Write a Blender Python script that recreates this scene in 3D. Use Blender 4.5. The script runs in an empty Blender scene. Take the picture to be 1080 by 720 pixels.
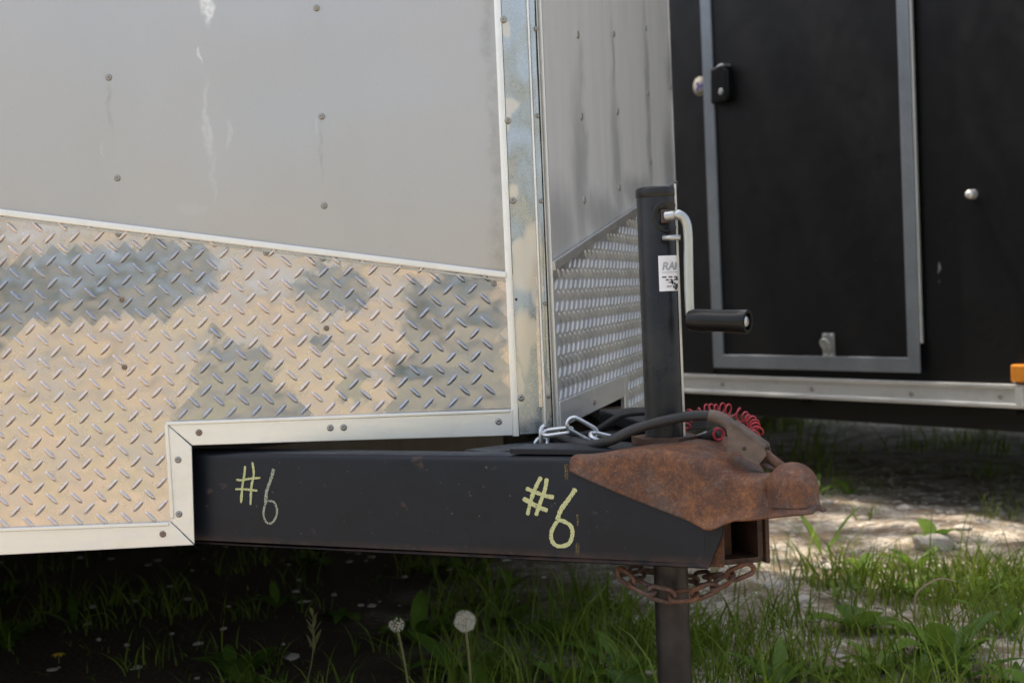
import bpy, bmesh, math, random
import numpy as np
from mathutils import Vector, Matrix
random.seed(7); rng = np.random.default_rng(11)
SC = bpy.context.scene
COL = SC.collection
R = math.radians

# ------------------------------------------------------------ camera, sky, sun, exposure
CAM_H = 0.62; PITCH = math.atan(55/1500); ROLL = math.atan(0.0425)
camd = bpy.data.cameras.new('camera'); cam = bpy.data.objects.new('camera', camd); COL.objects.link(cam)
r0 = Vector((1,0,0)); up0 = Vector((0, math.sin(PITCH), math.cos(PITCH)))
AR = math.cos(ROLL)*r0 - math.sin(ROLL)*up0
AU = math.sin(ROLL)*r0 + math.cos(ROLL)*up0
AF = Vector((0, math.cos(PITCH), -math.sin(PITCH)))
M = Matrix((AR, AU, -AF)).transposed().to_4x4(); M.translation = Vector((0,0,CAM_H))
cam.matrix_world = M
camd.lens = 50; camd.sensor_width = 36; camd.clip_start = 0.05; camd.clip_end = 2000
camd.dof.use_dof = True; camd.dof.focus_distance = 1.7; camd.dof.aperture_fstop = 8
SC.camera = cam

SUN = Vector((-0.34, 0.355, 1.0)).normalized()
sun_el = math.asin(SUN.z); sun_az = math.atan2(SUN.x, SUN.y)
w = bpy.data.worlds.new('World'); SC.world = w; w.use_nodes = True
sky = w.node_tree.nodes.new('ShaderNodeTexSky'); sky.sky_type = 'NISHITA'; sky.sun_disc = False
sky.sun_elevation = sun_el; sky.sun_rotation = sun_az % (2*math.pi); sky.air_density = 1.0; sky.dust_density = 4.0; sky.ozone_density = 0.6
hs = w.node_tree.nodes.new('ShaderNodeHueSaturation'); hs.inputs['Saturation'].default_value = 0.62
w.node_tree.links.new(sky.outputs[0], hs.inputs['Color']); w.node_tree.links.new(hs.outputs[0], w.node_tree.nodes['Background'].inputs[0])
w.node_tree.nodes['Background'].inputs[1].default_value = 0.15
sl = bpy.data.lights.new('sun', 'SUN'); so = bpy.data.objects.new('sun', sl); COL.objects.link(so)
sl.energy = 3.2; sl.angle = R(0.53); sl.color = (1.0, 0.91, 0.78)
so.rotation_euler = SUN.to_track_quat('Z', 'Y').to_euler(); so.location = (-6, 3, 10)
SC.view_settings.view_transform = 'Standard'; SC.view_settings.look = 'None'
SC.view_settings.gamma = 1; SC.view_settings.use_curve_mapping = False
SC.view_settings.exposure = 1.27
SC.cycles.max_bounces = 8

# ------------------------------------------------------------ measuring helpers
def ray(px, py):
    return (AF*1500 + AR*(px-540) - AU*(py-360)).normalized()
def hit(px, py, pl):
    o = Vector((0,0,CAM_H)); d = ray(px, py); p, n = pl
    return o + d*((p-o).dot(n)/d.dot(n))
def at(px, py, Y):
    return hit(px, py, (Vector((0,Y,0)), Vector((0,1,0))))

TH = R(14.3)
LF = (Vector((0,1.82,0)), Vector((0,-1,0)))                                  # left face of the vee nose
RDIR = Vector((math.sin(TH), math.cos(TH), 0))
RF = (Vector((0.0475,1.82,0)), Vector((math.cos(TH), -math.sin(TH), 0)))      # right face
BDIR = Vector((0.595,-0.804,0)).normalized()
BF = (Vector((1.0585,3.65,0)), Vector((-0.804,-0.595,0)).normalized())        # side of the black trailer
ND = Vector((0.902,-0.432,0)).normalized()
NR = (Vector((0.0641,1.603,0)), Vector((-0.432,-0.902,0)).normalized())        # outer side of the near rail
AX = Vector((0.6135,-0.7897,0)).normalized()                                    # tongue axis
AL = Vector((-AX.y*-1, 0, 0)); AL = Vector((AX.y, -AX.x, 0))                  # lateral, towards the camera
JK = Vector((0.1728,1.64,0)); TX = .180; HALF = R(26.55); TB = .1895
Z = Vector((0,0,1))

# ------------------------------------------------------------ object helpers
def lnk(name, me, mat, parent=None, smooth=False):
    o = bpy.data.objects.new(name, me); COL.objects.link(o)
    if mat is not None: me.materials.append(mat)
    if smooth: me.polygons.foreach_set('use_smooth', [True]*len(me.polygons))
    if parent is not None:
        o.parent = parent
        if parent.type == 'EMPTY': o.matrix_parent_inverse = Matrix.Translation(-parent.location)
    return o
def tag(o, label=None, cat=None, group=None, kind=None):
    if label: o['label'] = label
    if cat: o['category'] = cat
    if group: o['group'] = group
    if kind: o['kind'] = kind
    return o
def thing(name, loc, label, cat, group=None):
    o = bpy.data.objects.new(name, None); COL.objects.link(o); o.location = loc; o.empty_display_size = 0.1
    return tag(o, label, cat, group)
def raw(name, verts, faces, mat, parent=None, smooth=False):
    me = bpy.data.meshes.new(name); me.from_pydata([tuple(v) for v in verts], [], faces); me.update()
    return lnk(name, me, mat, parent, smooth)
def frombm(name, bm, mat, parent=None, smooth=False):
    bmesh.ops.recalc_face_normals(bm, faces=bm.faces)
    me = bpy.data.meshes.new(name); bm.to_mesh(me); bm.free()
    return lnk(name, me, mat, parent, smooth)
def slab_bm(bm, pts, n, thick, offset=0.0, bevel=0.0):
    vs = [bm.verts.new(p + n*offset) for p in pts]
    f = bm.faces.new(vs)
    r = bmesh.ops.extrude_face_region(bm, geom=[f])
    ev = [g for g in r['geom'] if isinstance(g, bmesh.types.BMVert)]
    bmesh.ops.translate(bm, verts=ev, vec=n*thick)
    if bevel:
        es = set()
        for v in ev: es.update(v.link_edges)
        bmesh.ops.bevel(bm, geom=list(es), offset=bevel, segments=2, profile=0.5, affect='EDGES')
def slab(name, px, pl, thick, mat, parent, offset=0.0, bevel=0.0006):
    bm = bmesh.new(); slab_bm(bm, [hit(x, y, pl) for x, y in px], pl[1], thick, offset, bevel)
    return frombm(name, bm, mat, parent)
def box_bm(bm, c, ex, ey, ez, bevel=0.0):
    """box centred on c with half-extent vectors"""
    vs = []
    for sx in (-1,1):
        for sy in (-1,1):
            for sz in (-1,1): vs.append(bm.verts.new(c + ex*sx + ey*sy + ez*sz))
    fs = [(0,1,3,2),(4,6,7,5),(0,4,5,1),(2,3,7,6),(0,2,6,4),(1,5,7,3)]
    ff = [bm.faces.new([vs[i] for i in f]) for f in fs]
    if bevel:
        es = set()
        for f in ff: es.update(f.edges)
        bmesh.ops.bevel(bm, geom=list(es), offset=bevel, segments=2, profile=0.5, affect='EDGES')
def smooth_path(pts, n=6, closed=False):
    pts = [Vector(p) for p in pts]; out = []; N = len(pts)
    rngi = range(N if closed else N-1)
    for i in rngi:
        if closed: p0,p1,p2,p3 = pts[(i-1)%N],pts[i],pts[(i+1)%N],pts[(i+2)%N]
        else: p0,p1,p2,p3 = pts[max(i-1,0)],pts[i],pts[i+1],pts[min(i+2,N-1)]
        for k in range(n):
            t = k/n
            out.append(0.5*((2*p1)+(p2-p0)*t+(2*p0-5*p1+4*p2-p3)*t*t+(3*p1-p0-3*p2+p3)*t**3))
    if not closed: out.append(pts[-1])
    return out
def tube_data(path, rad, seg=12, closed=False, cap=True):
    P = [Vector(p) for p in path]; N = len(P); verts = []; faces = []
    tang = []
    for i in range(N):
        a = P[(i-1)%N] if (closed or i>0) else P[i]; b = P[(i+1)%N] if (closed or i<N-1) else P[i]
        tang.append((b-a).normalized())
    u = tang[0].orthogonal().normalized()
    for i in range(N):
        u = (u - tang[i]*u.dot(tang[i])).normalized(); v = tang[i].cross(u)
        r = rad(i/(N-1)) if callable(rad) else rad
        for k in range(seg):
            a = 2*math.pi*k/seg; verts.append(P[i] + (u*math.cos(a)+v*math.sin(a))*r)
    M_ = N if closed else N-1
    for i in range(M_):
        j = (i+1)%N
        for k in range(seg):
            k2 = (k+1)%seg; faces.append((i*seg+k, i*seg+k2, j*seg+k2, j*seg+k))
    if cap and not closed:
        faces.append(tuple(range(seg))[::-1]); faces.append(tuple((N-1)*seg+k for k in range(seg)))
    return verts, faces
def tube(name, path, rad, mat, parent, seg=12, closed=False, cap=True):
    v, f = tube_data(path, rad, seg, closed, cap)
    return raw(name, v, f, mat, parent, True)
def merge(parts):
    V = []; F = []
    for v, f in parts:
        b = len(V); V += list(v); F += [tuple(i+b for i in q) for q in f]
    return V, F
def lathe_data(o, ax, prof, seg=24):
    """prof: list of (along, radius)"""
    u = ax.orthogonal().normalized(); v = ax.cross(u); V = []; F = []
    for h, r in prof:
        for k in range(seg):
            a = 2*math.pi*k/seg; V.append(o + ax*h + (u*math.cos(a)+v*math.sin(a))*max(r, 1e-5))
    for i in range(len(prof)-1):
        for k in range(seg):
            k2 = (k+1)%seg; F.append((i*seg+k, i*seg+k2, (i+1)*seg+k2, (i+1)*seg+k))
    return V, F
def lathe(name, o, ax, prof, mat, parent, seg=24, smooth=True):
    V, F = lathe_data(o, ax, prof, seg); ob = raw(name, V, F, mat, parent, smooth)
    return ob
def autosharp(o, ang=35):
    me = o.data; bm = bmesh.new(); bm.from_mesh(me)
    bmesh.ops.recalc_face_normals(bm, faces=bm.faces)
    for e in bm.edges:
        if len(e.link_faces) == 2 and e.calc_face_angle(0) > R(ang): e.smooth = False
    for f in bm.faces: f.smooth = True
    bm.to_mesh(me); bm.free(); return o

# ------------------------------------------------------------ material helpers
class NT:
    def __init__(s, name):
        s.m = bpy.data.materials.new(name); s.m.use_nodes = True; s.t = s.m.node_tree
        s.b = s.t.nodes['Principled BSDF']; s._c = None
    def n(s, typ, **k):
        x = s.t.nodes.new(typ)
        for a, v in k.items(): setattr(x, a, v)
        return x
    def l(s, a, b): s.t.links.new(a, b)
    def pos(s):
        if s._c is None: s._c = s.n('ShaderNodeNewGeometry').outputs['Position']
        return s._c
    def scaled(s, sc, vec=None):
        mp = s.n('ShaderNodeMapping'); mp.inputs['Scale'].default_value = sc; s.l(vec or s.pos(), mp.inputs['Vector']); return mp.outputs[0]
    def noise(s, scale, detail=4, rough=0.55, vec=None, dist=0.0):
        x = s.n('ShaderNodeTexNoise'); x.inputs['Scale'].default_value = scale; x.inputs['Detail'].default_value = detail
        x.inputs['Roughness'].default_value = rough; x.inputs['Distortion'].default_value = dist; s.l(vec or s.pos(), x.inputs['Vector']); return x.outputs['Fac']
    def vor(s, scale, vec=None, feature='F1', out='Distance'):
        x = s.n('ShaderNodeTexVoronoi', feature=feature); x.inputs['Scale'].default_value = scale; s.l(vec or s.pos(), x.inputs['Vector']); return x.outputs[out]
    def ramp(s, fac, stops):
        x = s.n('ShaderNodeValToRGB'); e = x.color_ramp.elements
        while len(e) < len(stops): e.new(0.5)
        for i, (p, c) in enumerate(stops):
            e[i].position = p; e[i].color = (c,c,c,1) if isinstance(c, (int,float)) else (*c,1)
        s.l(fac, x.inputs[0]); return x.outputs[0]
    def mix(s, fac, a, b):
        x = s.n('ShaderNodeMix', data_type='RGBA')
        for sock, v in ((x.inputs[0], fac), (x.inputs[6], a), (x.inputs[7], b)):
            if isinstance(v, (int,float)): sock.default_value = v if sock == x.inputs[0] else (v,v,v,1)
            elif isinstance(v, tuple): sock.default_value = (*v,1)
            else: s.l(v, sock)
        return x.outputs[2]
    def math(s, op, a, b=None, clamp=False):
        x = s.n('ShaderNodeMath', operation=op, use_clamp=clamp)
        for i, v in enumerate((a, b)):
            if v is None: continue
            if isinstance(v, (int,float)): x.inputs[i].default_value = v
            else: s.l(v, x.inputs[i])
        return x.outputs[0]
    def bump(s, h, strength=0.3, dist=0.002, prev=None):
        x = s.n('ShaderNodeBump'); x.inputs['Strength'].default_value = strength; x.inputs['Distance'].default_value = dist
        s.l(h, x.inputs['Height'])
        if prev is not None: s.l(prev, x.inputs['Normal'])
        return x.outputs[0]
    def set(s, **k):
        names = dict(col='Base Color', rough='Roughness', metal='Metallic', nrm='Normal', spec='Specular IOR Level', coat='Coat Weight', coatr='Coat Roughness', alpha='Alpha', trans='Transmission Weight', sss='Subsurface Weight', sheen='Sheen Weight')
        for a, v in k.items():
            sock = s.b.inputs[names[a]]
            if isinstance(v, (int,float)): sock.default_value = v if a != 'col' else (v,v,v,1)
            elif isinstance(v, tuple): sock.default_value = (*v,1)
            else: s.l(v, sock)
        return s
    def blob(s, c, rad, warp=None, soft=0.15):
        """mask of an ellipsoid patch round world point c"""
        v = s.n('ShaderNodeVectorMath', operation='SUBTRACT'); s.l(warp or s.pos(), v.inputs[0]); v.inputs[1].default_value = c
        d = s.n('ShaderNodeVectorMath', operation='DIVIDE'); s.l(v.outputs[0], d.inputs[0]); d.inputs[1].default_value = rad
        ln = s.n('ShaderNodeVectorMath', operation='LENGTH'); s.l(d.outputs[0], ln.inputs[0])
        mr = s.n('ShaderNodeMapRange', interpolation_type='SMOOTHSTEP'); s.l(ln.outputs['Value'], mr.inputs[0])
        mr.inputs[1].default_value = 1+soft; mr.inputs[2].default_value = 1-soft; mr.inputs[3].default_value = 0; mr.inputs[4].default_value = 1
        return mr.outputs[0]
    def warp(s, scale, amp, vec=None):
        x = s.n('ShaderNodeTexNoise'); x.inputs['Scale'].default_value = scale; x.inputs['Detail'].default_value = 3; s.l(vec or s.pos(), x.inputs['Vector'])
        a = s.n('ShaderNodeVectorMath', operation='SUBTRACT'); s.l(x.outputs['Color'], a.inputs[0]); a.inputs[1].default_value = (.5,.5,.5)
        b = s.n('ShaderNodeVectorMath', operation='SCALE'); s.l(a.outputs[0], b.inputs[0]); b.inputs['Scale'].default_value = amp
        c = s.n('ShaderNodeVectorMath', operation='ADD'); s.l(vec or s.pos(), c.inputs[0]); s.l(b.outputs[0], c.inputs[1]); return c.outputs[0]

# ------------------------------------------------------------ materials
def mat_skin():
    m = NT('satin_aluminium_sheet')
    big = m.noise(2.2, 3); fine = m.noise(420, 2, vec=m.scaled((1,1,.25)))
    base = m.mix(m.ramp(big, [(.35,0),(.65,1)]), (.50,.485,.475), (.505,.47,.44))
    wv = m.warp(28, .03)
    st = None
    for (x, y, rx, rz, a) in ((219,8,.007,.022,.95),(217,2,.009,.02,.9),(219,128,.004,.045,.22),(240,142,.003,.018,.16),(226,185,.003,.03,.10),(211,58,.002,.01,.5),(108,158,.002,.012,.15),(334,135,.0015,.01,.2),(200,220,.02,.006,.08)):
        p = hit(x, y, LF); b = m.math('MULTIPLY', m.blob(tuple(p), (rx,.05,rz), wv, .4), a)
        st = b if st is None else m.math('MAXIMUM', st, b)
    st = m.math('MULTIPLY', st, m.ramp(m.noise(160, 4), [(.35,.45),(.6,1)]))
    base = m.mix(st, base, (.86,.88,.86))
    sm = m.ramp(m.noise(7, 4, vec=m.scaled((1,1,.35))), [(.45,0),(.75,1)])
    base = m.mix(m.math('MULTIPLY', sm, .22), base, (.40,.39,.37))
    ed = None
    for (x, y, rx, rz) in ((518,90,.006,.16),(524,200,.007,.10),(527,260,.012,.05),(512,290,.02,.006),(340,160,.002,.03),(116,110,.002,.03)):
        p = hit(x, y, LF); b = m.blob(tuple(p), (rx,.05,rz), wv, .8); ed = b if ed is None else m.math('MAXIMUM', ed, b)
    ed = m.math('MULTIPLY', ed, m.ramp(m.noise(45, 6, .7), [(.35,0),(.65,.45)]))
    base = m.mix(ed, base, (.26,.235,.20))
    pit = m.ramp(m.noise(520, 1), [(.73,0),(.78,1)])
    base = m.mix(m.math('MULTIPLY', pit, .5), base, (.30,.29,.27))
    n1 = m.bump(m.noise(3.0, 2), .30, .016); n2 = m.bump(fine, .05, .0004, n1)
    m.set(col=base, metal=m.math('SUBTRACT', .78, st), rough=m.ramp(fine, [(.3,.32),(.7,.42)]), nrm=n2); return m.m
def mat_skin_side():
    m = NT('weathered_aluminium_sheet')
    streak = m.noise(4, 3, vec=m.scaled((5,5,.8))); run = m.ramp(streak, [(.42,0),(.72,1)])
    base = m.mix(m.math('MULTIPLY', run, .35), (.70,.69,.665), (.44,.44,.43))
    wv = m.warp(14, .05); st = None
    for (x, y, rr, rz) in ((612,190,.02,.12),(614,128,.008,.10),(650,170,.016,.11),(682,90,.012,.15),(684,150,.012,.1),(706,80,.02,.05),(706,180,.03,.09),(646,60,.007,.07),(590,240,.04,.05),(675,205,.08,.025),(640,230,.09,.03)):
        p = hit(x, y, RF); b = m.blob(tuple(p), (rr,rr*3,rz), wv, .75)
        st = b if st is None else m.math('MAXIMUM', st, b)
    base = m.mix(m.math('MULTIPLY', st, .55), base, (.24,.24,.24))
    base = m.mix(m.ramp(m.noise(300, 1), [(.72,0),(.78,.5)]), base, (.8,.8,.8))
    fine = m.noise(380, 2, vec=m.scaled((1,1,.2)))
    m.set(col=base, metal=.20, spec=.4, rough=m.ramp(streak, [(.3,.42),(.7,.55)]), nrm=m.bump(fine, .05, .0004, m.bump(m.noise(4,2), .2, .012))); return m.m
def mat_tread(side=False):
    m = NT('diamond_tread_aluminium_side' if side else 'diamond_tread_aluminium')
    cool_refl = (.37,.39,.43); warm_refl = (.69,.60,.55)
    fine = m.noise(300, 3)
    if side:
        base = m.mix(m.ramp(m.noise(9, 4), [(.4,0),(.7,1)]), (.50,.50,.49), (.60,.59,.57)); mask = None
        rough = m.ramp(m.noise(14, 3), [(.3,.38),(.7,.50)])
    else:
        # warm and cool reflections painted into the colour as patches stepping at the lugs
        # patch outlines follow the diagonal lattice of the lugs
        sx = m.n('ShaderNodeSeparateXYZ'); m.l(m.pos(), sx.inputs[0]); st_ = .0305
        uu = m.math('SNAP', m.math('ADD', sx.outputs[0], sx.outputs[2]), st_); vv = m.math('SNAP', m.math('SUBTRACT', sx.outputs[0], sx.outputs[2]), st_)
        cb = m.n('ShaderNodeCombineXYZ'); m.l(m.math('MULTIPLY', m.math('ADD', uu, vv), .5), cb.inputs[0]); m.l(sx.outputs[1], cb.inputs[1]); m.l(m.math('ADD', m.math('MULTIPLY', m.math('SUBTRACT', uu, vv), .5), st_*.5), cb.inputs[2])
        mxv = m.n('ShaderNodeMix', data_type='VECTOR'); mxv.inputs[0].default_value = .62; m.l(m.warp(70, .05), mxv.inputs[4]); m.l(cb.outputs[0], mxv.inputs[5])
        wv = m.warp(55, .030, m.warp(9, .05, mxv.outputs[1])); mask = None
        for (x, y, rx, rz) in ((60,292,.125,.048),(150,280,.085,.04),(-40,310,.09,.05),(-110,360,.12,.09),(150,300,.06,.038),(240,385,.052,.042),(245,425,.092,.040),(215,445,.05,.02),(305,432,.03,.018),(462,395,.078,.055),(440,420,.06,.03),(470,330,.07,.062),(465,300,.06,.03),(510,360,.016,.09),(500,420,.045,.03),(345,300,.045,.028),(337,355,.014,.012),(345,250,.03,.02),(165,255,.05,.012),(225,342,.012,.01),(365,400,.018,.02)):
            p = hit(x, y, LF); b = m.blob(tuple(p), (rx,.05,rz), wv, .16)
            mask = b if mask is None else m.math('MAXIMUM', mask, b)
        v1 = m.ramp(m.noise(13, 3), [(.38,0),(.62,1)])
        warm_reflc = m.mix(v1, warm_refl, (.65,.595,.555)); cool_reflc = m.mix(v1, cool_refl, (.45,.455,.48))
        base = m.mix(mask, warm_reflc, cool_reflc)
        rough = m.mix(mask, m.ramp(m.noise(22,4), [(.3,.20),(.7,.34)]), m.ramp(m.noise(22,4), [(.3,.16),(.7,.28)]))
    grime = m.ramp(m.noise(60, 5, .7), [(.55,0),(.8,1)])
    base = m.mix(m.math('MULTIPLY', grime, .25), base, (.38,.37,.33))
    m.set(col=base, metal=.45 if side else .92, rough=rough, nrm=m.bump(fine, .03, .0003, m.bump(m.noise(15,2), .6, .006))); return m.m
def metal(name, col, rough=.3, met=1.0, grime=.2, bs=40, bst=.08, gcol=(.2,.18,.15), bd=.001):
    m = NT(name); m.set(spec=.3 if met < .1 else .5); g = m.ramp(m.noise(bs, 5, .65), [(.45,0),(.8,1)])
    c = m.mix(m.math('MULTIPLY', g, grime), col, gcol)
    r = m.ramp(m.noise(bs*2, 3), [(.3,max(rough-.06,.02)),(.7,min(rough+.1,1))])
    m.set(col=c, metal=met, rough=r, nrm=m.bump(m.noise(bs*4, 3), bst, bd)); return m.m
def mat_trim():
    m = NT('extruded_aluminium_trim'); a = m.noise(240, 3, vec=m.scaled((.08,.08,1)))
    g = m.ramp(m.noise(18, 5, .65), [(.5,0),(.8,1)])
    c = m.mix(m.math('MULTIPLY', g, .35), (.84,.83,.79), (.55,.52,.44))
    m.set(col=c, metal=.75, rough=m.ramp(a, [(.3,.36),(.7,.5)]), nrm=m.bump(a, .08, .0004)); return m.m
def mat_corner():
    m = NT('bright_corner_aluminium')
    n1 = m.bump(m.noise(11, 2, vec=m.scaled((1.2,1,.6))), .7, .016)
    fine = m.noise(200, 3)
    g = m.ramp(m.noise(30, 4), [(.5,0),(.8,1)])
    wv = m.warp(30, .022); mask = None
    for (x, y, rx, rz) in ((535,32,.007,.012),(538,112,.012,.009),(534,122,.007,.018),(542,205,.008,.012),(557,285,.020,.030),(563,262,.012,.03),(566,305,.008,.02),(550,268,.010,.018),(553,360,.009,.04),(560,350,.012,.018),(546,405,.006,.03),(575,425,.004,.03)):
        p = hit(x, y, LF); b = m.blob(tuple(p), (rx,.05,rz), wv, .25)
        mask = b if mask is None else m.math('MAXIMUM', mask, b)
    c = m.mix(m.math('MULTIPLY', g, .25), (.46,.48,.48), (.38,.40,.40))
    c = m.mix(mask, c, (.66,.61,.53))  # cream blotches are reflections painted into the base colour
    m.set(col=c, metal=.88, rough=m.mix(mask, m.ramp(fine, [(.3,.24),(.7,.34)]), .42), nrm=m.bump(fine, .02, .0003, n1)); return m.m
def mat_rust(name='rusty_steel', dark=0.0):
    m = NT(name); a = m.noise(24, 10, .78); b = m.noise(210, 6, .75); c = m.noise(11, 6, .65); d = m.noise(430, 3, .7)
    col = m.ramp(a, [(.32,(.035,.020,.017)),(.44,(.10,.036,.015)),(.54,(.20,.072,.022)),(.68,(.30,.13,.045))])
    col = m.mix(m.ramp(c, [(.50,0),(.62,.75)]), col, (.095,.085,.082))
    col = m.mix(m.ramp(b, [(.40,0),(.54,.55)]), col, (.065,.036,.027))
    col = m.mix(m.ramp(d, [(.57,0),(.70,.4)]), col, (.40,.20,.10))
    col = m.mix(m.ramp(m.noise(60, 6, .7), [(.56,0),(.66,.5)]), col, (.16,.12,.10))
    if dark: col = m.mix(dark, col, (.028,.018,.014))
    m.set(col=col, metal=.1, rough=m.ramp(b, [(.3,.48),(.7,.85)]), nrm=m.bump(d, .4, .0008, m.bump(b, .5, .0012, m.bump(a, .25, .002)))); return m.m
def mat_black_rail():
    m = NT('black_painted_steel')
    g = m.ramp(m.noise(14, 6, .65), [(.4,0),(.75,1)])
    c = m.mix(m.math('MULTIPLY', g, .6), (.006,.0075,.012), (.017,.020,.027))
    sp = m.ramp(m.noise(170, 2), [(.72,0),(.76,1)])
    c = m.mix(m.math('MULTIPLY', sp, .55), c, (.16,.15,.13))
    # rust creeping along the lower edge and dusty top
    sx = m.n('ShaderNodeSeparateXYZ'); m.l(m.pos(), sx.inputs[0])
    zr = m.n('ShaderNodeMapRange'); m.l(sx.outputs[2], zr.inputs[0]); zr.inputs[1].default_value = .322; zr.inputs[2].default_value = .300
    ru = m.math('MULTIPLY', zr.outputs[0], m.ramp(m.noise(50, 5), [(.35,.15),(.6,1)]))
    c = m.mix(m.math('MULTIPLY', ru, .75), c, (.12,.062,.035))
    rb = m.ramp(m.noise(38, 5), [(.66,0),(.72,1)])
    c = m.mix(m.math('MULTIPLY', rb, .35), c, (.12,.07,.05))
    m.set(col=c, metal=0, spec=.28, rough=m.ramp(g, [(0,.38),(1,.58)]), nrm=m.bump(m.noise(90, 4), .14, .001)); return m.m
def mat_black_skin():
    m = NT('black_painted_panel')
    g = m.noise(4, 5, .6)
    c = m.mix(m.ramp(g, [(.4,0),(.7,.6)]), (.004,.004,.0045), (.008,.0075,.0075))
    sp = m.ramp(m.noise(90, 2), [(.75,0),(.78,1)]); c = m.mix(m.math('MULTIPLY', sp, .25), c, (.2,.2,.2))
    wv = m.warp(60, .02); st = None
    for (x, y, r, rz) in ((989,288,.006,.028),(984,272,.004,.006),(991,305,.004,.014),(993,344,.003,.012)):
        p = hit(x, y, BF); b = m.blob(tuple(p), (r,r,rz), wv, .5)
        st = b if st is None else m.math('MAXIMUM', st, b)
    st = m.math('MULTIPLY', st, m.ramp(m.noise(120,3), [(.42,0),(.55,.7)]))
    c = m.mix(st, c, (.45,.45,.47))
    m.set(col=c, metal=0, rough=m.ramp(m.noise(30,3), [(.3,.42),(.7,.52)]), nrm=m.bump(m.noise(5, 2), .35, .012), spec=.30); return m.m
def mat_chalk(name, col, a=.33):
    m = NT(name); n = m.noise(800, 3); m.set(col=col, rough=.95, alpha=m.ramp(n, [(a,0.15),(a+.1,.95)])); return m.m
def mat_plain(name, col, rough=.6, met=0.0, var=.25, sc=40, spec=.5, bst=.1):
    m = NT(name); n = m.ramp(m.noise(sc, 4), [(.3,0),(.7,1)])
    d = tuple(c*(1-var) for c in col); m.set(col=m.mix(n, col, d), rough=rough, metal=met, spec=spec, nrm=m.bump(m.noise(sc*4,3), bst, .001)); return m.m
def mat_leaf(name, a, b, tr=.25):
    m = NT(name)
    oi = m.n('ShaderNodeAttribute', attribute_name='tint'); f = oi.outputs['Fac']
    c = m.mix(f, a, b); c = m.mix(m.ramp(m.noise(60,3), [(.4,0),(.7,.35)]), c, tuple(x*.6 for x in a))
    m.set(col=c, rough=.5, spec=.35)
    t = m.n('ShaderNodeBsdfTranslucent'); m.l(c, t.inputs[0])
    mx = m.n('ShaderNodeMixShader'); mx.inputs[0].default_value = tr; m.l(m.b.outputs[0], mx.inputs[1]); m.l(t.outputs[0], mx.inputs[2])
    m.l(mx.outputs[0], m.t.nodes['Material Output'].inputs[0]); return m.m
def mat_ground():
    m = NT('gravel_and_soil')
    peb = m.vor(85); pebc = m.vor(85, out='Color'); big = m.noise(1.4, 5); mid = m.noise(9, 6, .65); fine = m.noise(140, 5, .7)
    sep = m.n('ShaderNodeSeparateXYZ'); m.l(pebc, sep.inputs[0])
    stone = m.ramp(sep.outputs[0], [(0,(.27,.22,.165)),(.5,(.45,.39,.31)),(1,(.62,.56,.48))])
    soil = m.mix(fine, (.12,.085,.055), (.27,.21,.15))
    k = m.ramp(mid, [(.42,0),(.58,1)])
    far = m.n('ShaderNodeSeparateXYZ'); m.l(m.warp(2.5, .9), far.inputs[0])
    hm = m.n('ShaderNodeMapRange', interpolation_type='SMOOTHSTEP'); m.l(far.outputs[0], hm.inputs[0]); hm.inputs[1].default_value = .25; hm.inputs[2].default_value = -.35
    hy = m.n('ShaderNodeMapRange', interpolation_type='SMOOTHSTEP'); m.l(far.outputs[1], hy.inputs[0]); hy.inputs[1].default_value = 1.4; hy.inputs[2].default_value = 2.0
    shade_soil = m.math('MULTIPLY', hm.outputs[0], hy.outputs[0])
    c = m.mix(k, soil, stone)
    c = m.mix(shade_soil, c, m.mix(fine, (.035,.026,.017), (.095,.070,.045)))  # dark soil, deepened in colour to stand in for shade under the trailer
    m.set(col=c, rough=.95, spec=.2, nrm=m.bump(fine, .5, .004, m.bump(peb, .6, .006))); return m.m
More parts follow.
